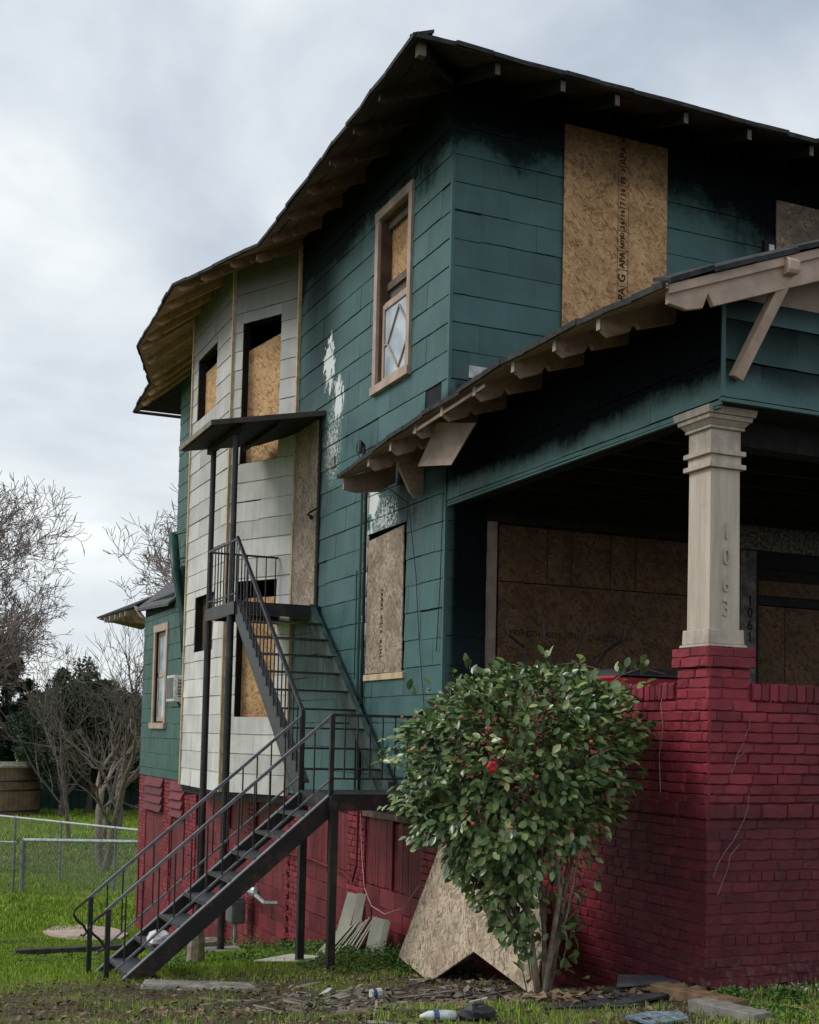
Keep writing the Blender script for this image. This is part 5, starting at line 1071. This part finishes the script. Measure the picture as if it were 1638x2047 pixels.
# ================================================================ grass, weeds, litter
def hashn(x, y, s=1.0, k_=0): return mnoise.noise((x * s, y * s, k_))
def inside(x, y):   # footprint of house and solids
    if x > -.02 and -4.02 < y < 13.5 and x < 9.1: return True
    return False
def blades(n, xr, yr, hmin, hmax, wid, dens, name, mat, label_kind='stuff', lean=.5, seed=1, zoff=0.0):
    rr = np.random.RandomState(seed); X = rr.uniform(*xr, n); Y = rr.uniform(*yr, n); keep = []
    for i in range(n):
        x, y = X[i], Y[i]
        if inside(x, y): continue
        if rr.rand() < dens(x, y): keep.append(i)
    X = X[keep]; Y = Y[keep]; m_ = len(X)
    Z = np.array([G(a_, b_) for a_, b_ in zip(X, Y)]) + zoff
    cl = np.array([hashn(a_, b_, 2.3, 7) for a_, b_ in zip(X, Y)])
    Hh = rr.uniform(hmin, hmax, m_) * (1 + .8 * cl); an = rr.uniform(0, 6.283, m_); la = rr.uniform(0, 6.283, m_); ln = rr.uniform(0, lean, m_) * Hh
    w = wid * rr.uniform(.6, 1.3, m_)
    dx, dy = np.cos(an) * w, np.sin(an) * w; lx, ly = np.cos(la) * ln, np.sin(la) * ln
    P0 = np.stack([X - dx, Y - dy, Z], 1); P1 = np.stack([X + dx, Y + dy, Z], 1)
    P2 = np.stack([X + dx * .7 + lx * .4, Y + dy * .7 + ly * .4, Z + Hh * .6], 1); P3 = np.stack([X - dx * .7 + lx * .4, Y - dy * .7 + ly * .4, Z + Hh * .6], 1); P4 = np.stack([X + lx, Y + ly, Z + Hh * .92], 1)
    Vv = np.stack([P0, P1, P2, P3, P4], 1).reshape(-1, 3); i0 = np.arange(m_) * 5
    Ff = np.concatenate([np.stack([i0, i0 + 1, i0 + 2], 1), np.stack([i0, i0 + 2, i0 + 3], 1), np.stack([i0 + 3, i0 + 2, i0 + 4], 1)])
    link(name, npmesh(name, Vv, Ff, mat), None, kind=label_kind)
def d_near(x, y):
    n = hashn(x, y, .9, 1) + .5 * hashn(x, y, 3.1, 2)
    if y > .4: return .9
    if y > -.6: return .5 if n > -.1 else .12
    if y > -3.4: return .35 if n > .2 else .04
    return .8 if n > .05 else (.3 if n > -.15 else .06)
blades(150000, (-6.5, 3.2), (-6.5, 3.0), .02, .055, .0035, d_near, 'grass', GRASSM, seed=1)
blades(60000, (-6.5, 3.2), (-6.5, .5), .02, .05, .003, lambda x, y: (.75 if y < -2.9 else .25) if hashn(x, y, .8, 5) > -.15 else .12, 'grass', GRASSD, seed=2, lean=1.2)
blades(130000, (-7, 0), (3.0, 13), .025, .06, .006, lambda x, y: .95 if hashn(x, y, .8, 4) > -.5 else .5, 'grass', GRASSM, seed=3)
blades(90000, (-9, 6), (13, 26), .05, .11, .012, lambda x, y: .35 if 17 < y < 21 and hashn(x, y, .5, 8) > -.1 else .9, 'grass', GRASSM, seed=4)
blades(90000, (-12, 12), (24, 52), .07, .15, .02, lambda x, y: .55 if hashn(x, y, .2, 9) > 0 else .9, 'grass', GRASSM, seed=5)
blades(16000, (-9, 9), (26, 33), .06, .12, .02, lambda x, y: .8, 'grass', GRASSD, seed=6)
# broad-leaved weeds along the foundation
def weeds(n, spots, name, seed):
    rr = random.Random(seed); Vs = []; Fs = []
    for _ in range(n):
        (x, y, r1, h1) = rr.choice(spots); a_ = rr.uniform(0, 6.28); q = math.sqrt(rr.random()) * r1; x += q * math.cos(a_); y += q * math.sin(a_)
        if inside(x, y): continue
        zt = G(x, y) + rr.uniform(.01, h1) * max(.25, 1 - (q / r1) ** 2); s_ = rr.uniform(.008, .018); d1 = Vector((rr.gauss(0, 1), rr.gauss(0, 1), rr.gauss(0, .5))).normalized(); d2 = d1.cross(Vector((rr.gauss(0, .5), rr.gauss(0, .5), 1))).normalized(); b_ = len(Vs); c_ = Vector((x, y, zt))
        Vs += [c_ - d1 * s_ * 1.3, c_ + d2 * s_ * .7, c_ + d1 * s_ * 1.3, c_ - d2 * s_ * .7]; Fs.append((b_, b_ + 1, b_ + 2, b_ + 3))
    link(name, npmesh(name, [tuple(v) for v in Vs], Fs, WEEDM, 4), None, kind='stuff')
sp_ = [(-.15, y_, .28, .16) for y_ in np.arange(-.8, 4.6, .3)] + [(-.35, .35, .4, .22), (-.5, .0, .4, .2), (-.3, -.5, .35, .18), (-.6, 1.0, .3, .15), (-.9, .3, .35, .12), (-1.3, 1.6, .35, .12), (-.4, 2.6, .4, .16), (-.3, 5.2, .4, .22), (-.5, 4.2, .3, .15), (-.3, 6.6, .5, .2), (-1.6, 2.6, .4, .1), (-2.3, 1.4, .4, .1), (.3, -4.45, .15, .06), (-.05, -4.35, .15, .08), (-.1, -4.8, .25, .07), (1.3, -4.6, .3, .08), (-2.9, 3.5, .6, .1), (-1.0, 9.6, .5, .15), (-2.4, 11.0, .5, .12)]
weeds(26000, sp_, 'weeds', 4)
# fallen leaves
rr = random.Random(8); Vs = []; Fs = []
def litter(n, xr, yr, smin, smax, mat, name, flat=.35, dens=None, seed=0):
    rr = random.Random(seed); Vs = []; Fs = []
    for _ in range(n):
        x, y = rr.uniform(*xr), rr.uniform(*yr)
        if inside(x, y) or (dens and rr.random() > dens(x, y)): continue
        s_ = rr.uniform(smin, smax); a_ = rr.uniform(0, 6.28); t1 = rr.gauss(0, flat); t2 = rr.gauss(0, flat); c_ = Vector((x, y, G(x, y) + .012 + s_ * .25))
        d1 = Vector((math.cos(a_), math.sin(a_), t1)).normalized() * s_; d2 = Vector((-math.sin(a_), math.cos(a_), t2)).normalized() * s_ * rr.uniform(.4, .7); up = Vector((0, 0, s_ * rr.uniform(.1, .5))); b_ = len(Vs)
        Vs += [c_ - d1, c_ - d2 + up, c_ + d1 + up * .4, c_ + d2 + up * rr.uniform(.3, 1.2), c_]
        Fs += [(b_, b_ + 1, b_ + 4), (b_ + 1, b_ + 2, b_ + 4), (b_ + 2, b_ + 3, b_ + 4), (b_ + 3, b_, b_ + 4)]
    link(name, npmesh(name, [tuple(v) for v in Vs], Fs, mat), None, kind='stuff')
litter(5200, (-4.2, 2.2), (-6, .8), .012, .034, DEADM, 'fallen_leaves', seed=1, dens=lambda x, y: .9 if hashn(x, y, .9, 12) > -.05 else .35)
litter(500, (-1.1, .0), (-4.2, -3.1), .03, .06, DEADM, 'fallen_leaves', seed=2)
litter(7000, (-4.0, 2.0), (-5.2, .2), .005, .022, CHIPM, 'rubble', seed=3, flat=.6, dens=lambda x, y: .9 if hashn(x, y, 1.1, 15) > 0 else .12)
litter(110, (.45, 1.2), (-4.4, -4.06), .008, .022, simple('white_chip', (.5, .48, .45), .8), 'white_rubble', seed=4, flat=.6)
litter(260, (-2.2, -.7), (-3.3, -1.3), .02, .06, CHIPM, 'rubble', seed=5)
rs_ = random.Random(77); Vs = []; Fs = []
for _ in range(520):
    x, y = rs_.uniform(-2.6, .2), rs_.uniform(-4.4, -.9)
    if inside(x, y) or (rs_.random() > .85 if y < -1.3 and y > -3.4 else rs_.random() > .3): continue
    l_, w_, a_ = rs_.uniform(.03, .16), rs_.uniform(.003, .011), rs_.gauss(.2, .9); z = G(x, y) + rs_.uniform(.006, .03); d1 = Vector((math.cos(a_), math.sin(a_), rs_.gauss(0, .12))) * l_; d2 = Vector((-math.sin(a_), math.cos(a_), 0)) * w_; c_ = Vector((x, y, z)); u_ = Vector((0, 0, w_)); b_ = len(Vs)
    Vs += [c_ - d1 - d2, c_ + d1 - d2 * .6, c_ + d1 * 1.05 + d2, c_ - d1 + d2, c_ - d1 * .95 + u_ * 1.4, c_ + d1 * .9 + u_]; Fs += [(b_, b_ + 1, b_ + 5), (b_, b_ + 5, b_ + 4), (b_ + 3, b_ + 4, b_ + 5), (b_ + 3, b_ + 5, b_ + 2), (b_, b_ + 4, b_ + 3), (b_ + 1, b_ + 2, b_ + 5)]
link('wood_splinters', npmesh('wood_splinters', [tuple(v) for v in Vs], Fs, leafmat('splinter_wood', (.02, .017, .015), (.10, .08, .062), (.34, .30, .25), .85)), None, kind='stuff')
# loose sticks and lath pieces, a handful that can be told apart
for (x, y, l_, a_, w_, mt, lb) in ((-1.20, -2.35, .45, .1, .030, TIMBERG, 'grey lath lying in the rubble by the cup'), (-1.05, -2.55, .60, -.15, .035, BARKD, 'dark charred lath in front of the leaning board'), (-.95, -2.8, .5, .25, .03, BARKD, 'second charred lath nearer the camera by the bush'), (-1.65, -1.5, .25, .9, .04, PLASW, 'pale blue plastic shard near the stair posts'), (-1.9, -2.4, .22, .3, .11, CONC, 'flat grey stone chip in the middle of the rubble'), (-1.15, -3.1, .14, .1, .02, PLASW, 'small white lath scrap in the rubble')):
    z = G(x, y) + .02; c_, s_ = math.cos(a_) * l_ / 2, math.sin(a_) * l_ / 2; o_ = MB().beam((x - c_, y - s_, z), (x + c_, y + s_, z + .015), w_, .014).build('debris_piece', mt, org=(x, y, z)); tag(o_, lb, 'debris')

# ================================================================ chain link fences
def fence(name, a, b, h, posts, label, mat_post=STEEL, mesh=True, z_fixed=None, rr=.03):
    a = Vector(a); b = Vector(b); T = root(name, (a.x, a.y, G(a.x, a.y)), label, 'fence')
    za_, zb_ = (z_fixed if z_fixed else (G(a.x, a.y) + h, G(b.x, b.y) + h))
    for t in posts:
        p = a.lerp(b, t); g = G(p.x, p.y); MB().tube([(p.x, p.y, g - .1), (p.x, p.y, za_ + (zb_ - za_) * t + .02)], rr, 8).build('post', simple('fence_post', (.16, .17, .17), .5, .3, 6, .5), T)
    MB().tube([(a.x, a.y, za_), (b.x, b.y, zb_)], rr * .75, 8).build('top_rail', mat_post, T)
    L = (b - a).length; dn_ = (b - a) / L; step = .13; wv = MB(); Hh = h - .05
    n = int((L + Hh) / step)
    for i in range(n):
        for sg in (1, -1):
            x0, x1 = (i * step - Hh, i * step) if sg > 0 else (i * step, i * step - Hh)
            z0, z1 = 0.0, Hh
            if sg < 0: x0, x1 = i * step, i * step - Hh
            t0, t1 = 0.0, 1.0
            if x1 > x0:
                if x0 < 0: t0 = -x0 / (x1 - x0)
                if x1 > L: t1 = (L - x0) / (x1 - x0)
            else:
                if x0 > L: t0 = (x0 - L) / (x0 - x1)
                if x1 < 0: t1 = x0 / (x0 - x1)
            if t1 - t0 < .02: continue
            pa = a + dn_ * (x0 + (x1 - x0) * t0); pb = a + dn_ * (x0 + (x1 - x0) * t1)
            wv.tube([(pa.x, pa.y, G(pa.x, pa.y) + .02 + Hh * t0), (pb.x, pb.y, G(pb.x, pb.y) + .02 + Hh * t1)], .0040, 3, False)
    wv.build('wire_mesh', simple('wire', (.22, .235, .22), .5, .2, 5, .5), T, kind='stuff')
    return T
WHR = simple('bright_rail', (.45, .48, .50), .35, .1, 5, .5)
fence('chain_link_fence', (-2.6, 27.6, 0), (1.45, 18.9, 0), 1.52, (.15, .40, .62, .86), 'tall chain link fence with a bright top rail sloping down to the house', WHR, z_fixed=(-.80, -.77), rr=.035)
fence('chain_link_fence', (-1.27, 20.0, 0), (1.35, 18.7, 0), 1.25, (0, .99), 'lower chain link fence with dark posts between gate and house', STEEL, rr=.06)
fence('chain_link_gate', (-3.2, 20.9, 0), (-1.42, 20.05, 0), 1.20, (.02, .98), 'chain link gate at the left edge of the yard', STEEL, rr=.03)

# ================================================================ shed and tank in the back
SHD = root('shed', (5.5, 42, -2.1), 'dark green back shed with a pale metal roof behind the bare trees', 'shed')
wpan = MB(); wa = Vector((1.9, 47.6, 0)); wb_ = Vector((9.8, 44.6, 0)); n = 26
for i in range(n):
    p = wa.lerp(wb_, i / n); q = wa.lerp(wb_, (i + 1) / n - .003); MB().hexa([(p.x, p.y, -2.3), (q.x, q.y, -2.3), (q.x, q.y + .1, -2.3), (p.x, p.y + .1, -2.3), (p.x, p.y, 1.6), (q.x, q.y, 1.6), (q.x, q.y + .1, 1.6), (p.x, p.y + .1, 1.6)]).build('wall_board', SHEDG, SHD)
MB().hexa([(1.9, 47.65, -2.3), (9.8, 44.65, -2.3), (11.8, 50.5, -2.3), (3.9, 53.5, -2.3), (1.9, 47.75, 1.6), (9.8, 44.75, 1.6), (11.8, 50.5, 1.6), (3.9, 53.5, 1.6)]).build('wall', SHEDG, SHD)
MB().hexa([(4.55, 46.1, 1.62), (10.2, 44.0, 1.95), (12.2, 50.9, 1.62), (6.2, 53.0, 1.62), (5.6, 47.2, 2.75), (10.4, 45.5, 3.1), (11.4, 48.5, 3.2), (7, 50.3, 3.0)]).build('roof', simple('pale_metal_roof', (.22, .22, .23), .5, .35, 2), SHD)
MB().beam((4.5, 46.05, 1.62), (10.2, 43.95, 1.98), .12, .14).build('gutter', STEEL, SHD)
TK = root('round_tank', (1.15, 44.5, -2.05), 'large brown round wooden tank at the far left of the yard', 'tank'); g = -2.1
WDB = simple('brown_tank_wood', (.13, .082, .050), .8, .35, 1.5)
n = 40
for i in range(n):
    a0 = 2 * math.pi * i / n; a1_ = 2 * math.pi * (i + .96) / n; c_ = Vector((1.15, 44.5, 0)); R0 = 1.2
    p = [c_ + Vector((math.cos(t) * rr_, math.sin(t) * rr_, 0)) for t, rr_ in ((a0, R0), (a1_, R0), (a1_, R0 - .08), (a0, R0 - .08))]
    MB().hexa([(q.x, q.y, g) for q in p] + [(q.x, q.y, -.02) for q in p]).build('stave', WDB, TK)
for z in (-1.85, -1.0, -.62): MB().tube([(c_.x + (R0 + .02) * math.cos(t), c_.y + (R0 + .02) * math.sin(t), z) for t in np.linspace(0, 2 * math.pi, 41)], .035, 5, False).build('hoop', IRON, TK)
MB().tube([(c_.x, c_.y, -.1), (c_.x, c_.y, -.02), (c_.x, c_.y, .12)], [R0 + .05, R0 + .05, R0 * .7], 32).build('lid', CONC, TK)

# ================================================================ trees
def limb(segs, p, d, L, r, depth, rg, spread=.55, upk=.12, minr=.006, wob=.18, kids=(2, 3), taper=.62, ln=.78):
    n = 4 if depth > 2 else 3; pts = [p.copy()]; rad = [r]
    for i in range(n):
        d = (d + Vector((rg.gauss(0, wob), rg.gauss(0, wob), rg.gauss(0, wob) + upk * .5))).normalized(); p = p + d * (L / n); pts.append(p.copy()); rad.append(r * (1 - (1 - taper) * (i + 1) / n))
        if depth > 0 and i >= 1 and rg.random() < .6:
            sd = Vector((rg.gauss(0, 1), rg.gauss(0, 1), rg.gauss(0, .6))); sd = (sd - d * sd.dot(d)).normalized()
            limb(segs, p.copy(), (d + sd * rg.uniform(.6, 1.3)).normalized(), L * ln * rg.uniform(.5, .9), rad[-1] * .55, depth - 1, rg, spread, upk, minr, wob, kids, taper, ln)
    segs.append((pts, [max(minr, q) for q in rad], depth))
    if depth > 0:
        for _ in range(rg.randint(*kids)):
            sd = Vector((rg.gauss(0, 1), rg.gauss(0, 1), rg.gauss(0, 1))); sd = (sd - d * sd.dot(d)).normalized()
            limb(segs, p.copy(), (d + sd * spread * rg.uniform(.5, 1.4) + Vector((0, 0, upk))).normalized(), L * ln * rg.uniform(.75, 1.1), rad[-1] * rg.uniform(.6, .85), depth - 1, rg, spread, upk, minr, wob, kids, taper, ln)
def bare_tree(x, y, h, r0, seed, label, depth=5, mat=BARKD, tmat=None, lean=(0, 0, 1), group='bare trees behind the yard', minr=.008, fork=1, **kw):
    rg = random.Random(seed); z = G(x, y); T = root('bare_tree', (x, y, z), label, 'tree', group)
    segs = []
    for f in range(fork):
        ld = Vector(lean) if fork == 1 else Vector(lean) + Vector((.28 * (f * 2 - 1), 0, 0))
        limb(segs, Vector((x, y, z - .1)), ld.normalized(), h * .34, r0, depth, rg, minr=minr, **kw)
    tr = MB(); cr_ = MB()
    for pts, rad, dp in segs:
        (tr if dp >= depth - 1 else cr_).tube(pts, rad, 7 if dp >= depth - 1 else (4 if dp > 1 else 3), False)
    tr.build('trunk', tmat or mat, T, smooth=True); cr_.build('branches', mat, T, kind='stuff')
    return T
bare_tree(-.6, 50.5, 13.0, .34, 61, 'tall bare tree at the left edge with wide crooked limbs', 7, BARKF, lean=(.10, 0, 1), wob=.22, minr=.012, spread=.75)
bare_tree(.9, 52.0, 14.5, .28, 15, 'bare spreading tree behind the round tank', 7, BARKF, lean=(0, 0, 1), wob=.22, minr=.014, spread=.75)
bare_tree(8.3, 46.8, 23.0, .32, 24, 'tall bare tree rising behind the low rear wing', 7, BARKF, lean=(-.10, 0, 1), wob=.24, minr=.014, spread=.75)
bare_tree(1.28, 23.8, 7.4, .13, 8, 'slim twin trunk tree standing just behind the chain link fence', 4, BARKD, BARK, lean=(.02, 0, 1), fork=2, minr=.006, wob=.16, spread=.5)
bare_tree(2.5, 30.5, 8.0, .08, 31, 'thin whippy sapling left of the rear wing', 4, BARKD, lean=(0, 0, 1), minr=.005, wob=.10, spread=.42, upk=.2)
bare_tree(1.6, 31.5, 7.5, .08, 47, 'thin whippy sapling above the dark evergreen shrubs', 4, BARKD, lean=(-.05, 0, 1), minr=.005, wob=.10, spread=.42, upk=.2)
bare_tree(4.0, 36.0, 9.0, .12, 52, 'tangled bare thicket tree beside the rear wing eave', 5, BARKD, lean=(.05, 0, 1), minr=.009, wob=.25, spread=.8)
def evergreen(x, y, crown, nleaf, s, mat, seed, label, lean=0.0):
    rg = np.random.RandomState(seed); z = G(x, y); T = root('evergreen_tree', (x, y, z), label, 'tree', 'evergreens behind the yard')
    tr = MB(); tr.tube([(x, y, z - .1), (x + .1, y, z + 1.0), (x + .15, y, z + 2.2)], [.16, .12, .06], 7)
    Vs = []; Fs = []; k_ = 0
    blobs = []
    for (cx_, cz_, rx_, rz_) in crown:
        for _ in range(26):
            a_ = rg.normal(size=3); a_ /= np.linalg.norm(a_); q = rg.uniform(.35, 1.0); blobs.append((x + cx_ + a_[0] * rx_ * q, y + a_[1] * rx_ * q, z + cz_ + a_[2] * rz_ * q, rg.uniform(.22, .55)))
        tr.tube([(x + .1, y, z + .8), (x + cx_ * .7, y, z + cz_ * .8), (x + cx_, y, z + cz_)], [.09, .06, .03], 5)
    tr.build('trunk', BARKD, T)
    B = np.array(blobs); idx = rg.randint(0, len(B), nleaf); a_ = rg.normal(size=(nleaf, 3)); a_ /= np.linalg.norm(a_, axis=1)[:, None]; q = rg.uniform(.2, 1, nleaf) ** .5
    C_ = B[idx, :3] + a_ * (B[idx, 3] * q)[:, None]; C_[:, 2] = np.maximum(C_[:, 2], z + .05)
    d1 = rg.normal(size=(nleaf, 3)); d1 /= np.linalg.norm(d1, axis=1)[:, None]; d2 = np.cross(d1, rg.normal(size=(nleaf, 3)) + a_ * 1.5); d2 /= np.linalg.norm(d2, axis=1)[:, None]
    ss_ = (s * rg.uniform(.6, 1.4, nleaf))[:, None]
    V4 = np.stack([C_ - d1 * ss_, C_ + d2 * ss_ * .5, C_ + d1 * ss_, C_ - d2 * ss_ * .5], 1).reshape(-1, 3); i0 = np.arange(nleaf) * 4
    link('foliage', npmesh('foliage', V4 - 0, np.stack([i0, i0 + 1, i0 + 2, i0 + 3], 1), mat, 4), None, T, kind='stuff')
evergreen(-.4, 48.5, [(-.3, 3.0, 2.2, 2.4), (.0, 5.8, 1.8, 2.1), (.2, 7.9, 1.2, 1.5)], 26000, .085, EVERG, 1, 'dense dark evergreen at the left edge of the yard')
evergreen(3.0, 43.0, [(-.6, 2.8, 1.5, 1.6), (.8, 3.6, 1.5, 1.8), (.3, 5.0, 1.1, 1.2), (1.6, 2.6, 1.0, 1.3)], 24000, .075, EVERG, 2, 'loose dark evergreen shrub with glinting leaves right of the tank')
evergreen(5.3, 43.3, [(-.6, 3.2, 1.3, 1.5), (.8, 2.4, 1.3, 1.4), (.1, 4.2, 1.0, 1.1)], 16000, .075, EVERG, 3, 'dark evergreen shrub in front of the green shed')
evergreen(4.3, 44.2, [(-1.6, 3.6, 1.6, 1.8), (.4, 3.4, 1.8, 2.0), (2.0, 3.0, 1.6, 1.8), (-.4, 5.2, 1.2, 1.2)], 30000, .085, EVERG, 11, 'broad dark evergreen mass filling the back of the yard')
evergreen(1.6, 49.5, [(-1.0, 2.6, 1.6, 2.0), (.8, 3.0, 1.6, 2.2), (0, 5.0, 1.4, 1.6)], 20000, .085, EVERG, 12, 'upright dark evergreen behind the round tank')
evergreen(6.2, 56.0, [(-1.0, 3.6, 2.0, 1.8), (1.0, 4.0, 1.8, 1.8), (3.0, 3.4, 1.8, 1.5)], 12000, .13, EVERL, 4, 'pale green tree mass glowing behind the shed roof')
evergreen(-2.5, 62.0, [(-3, 3.2, 3, 2.2), (1.0, 3.4, 3, 2.0), (5.0, 3.2, 3, 2.0)], 16000, .16, EVERG, 5, 'distant dark tree line at the far end of the yard')
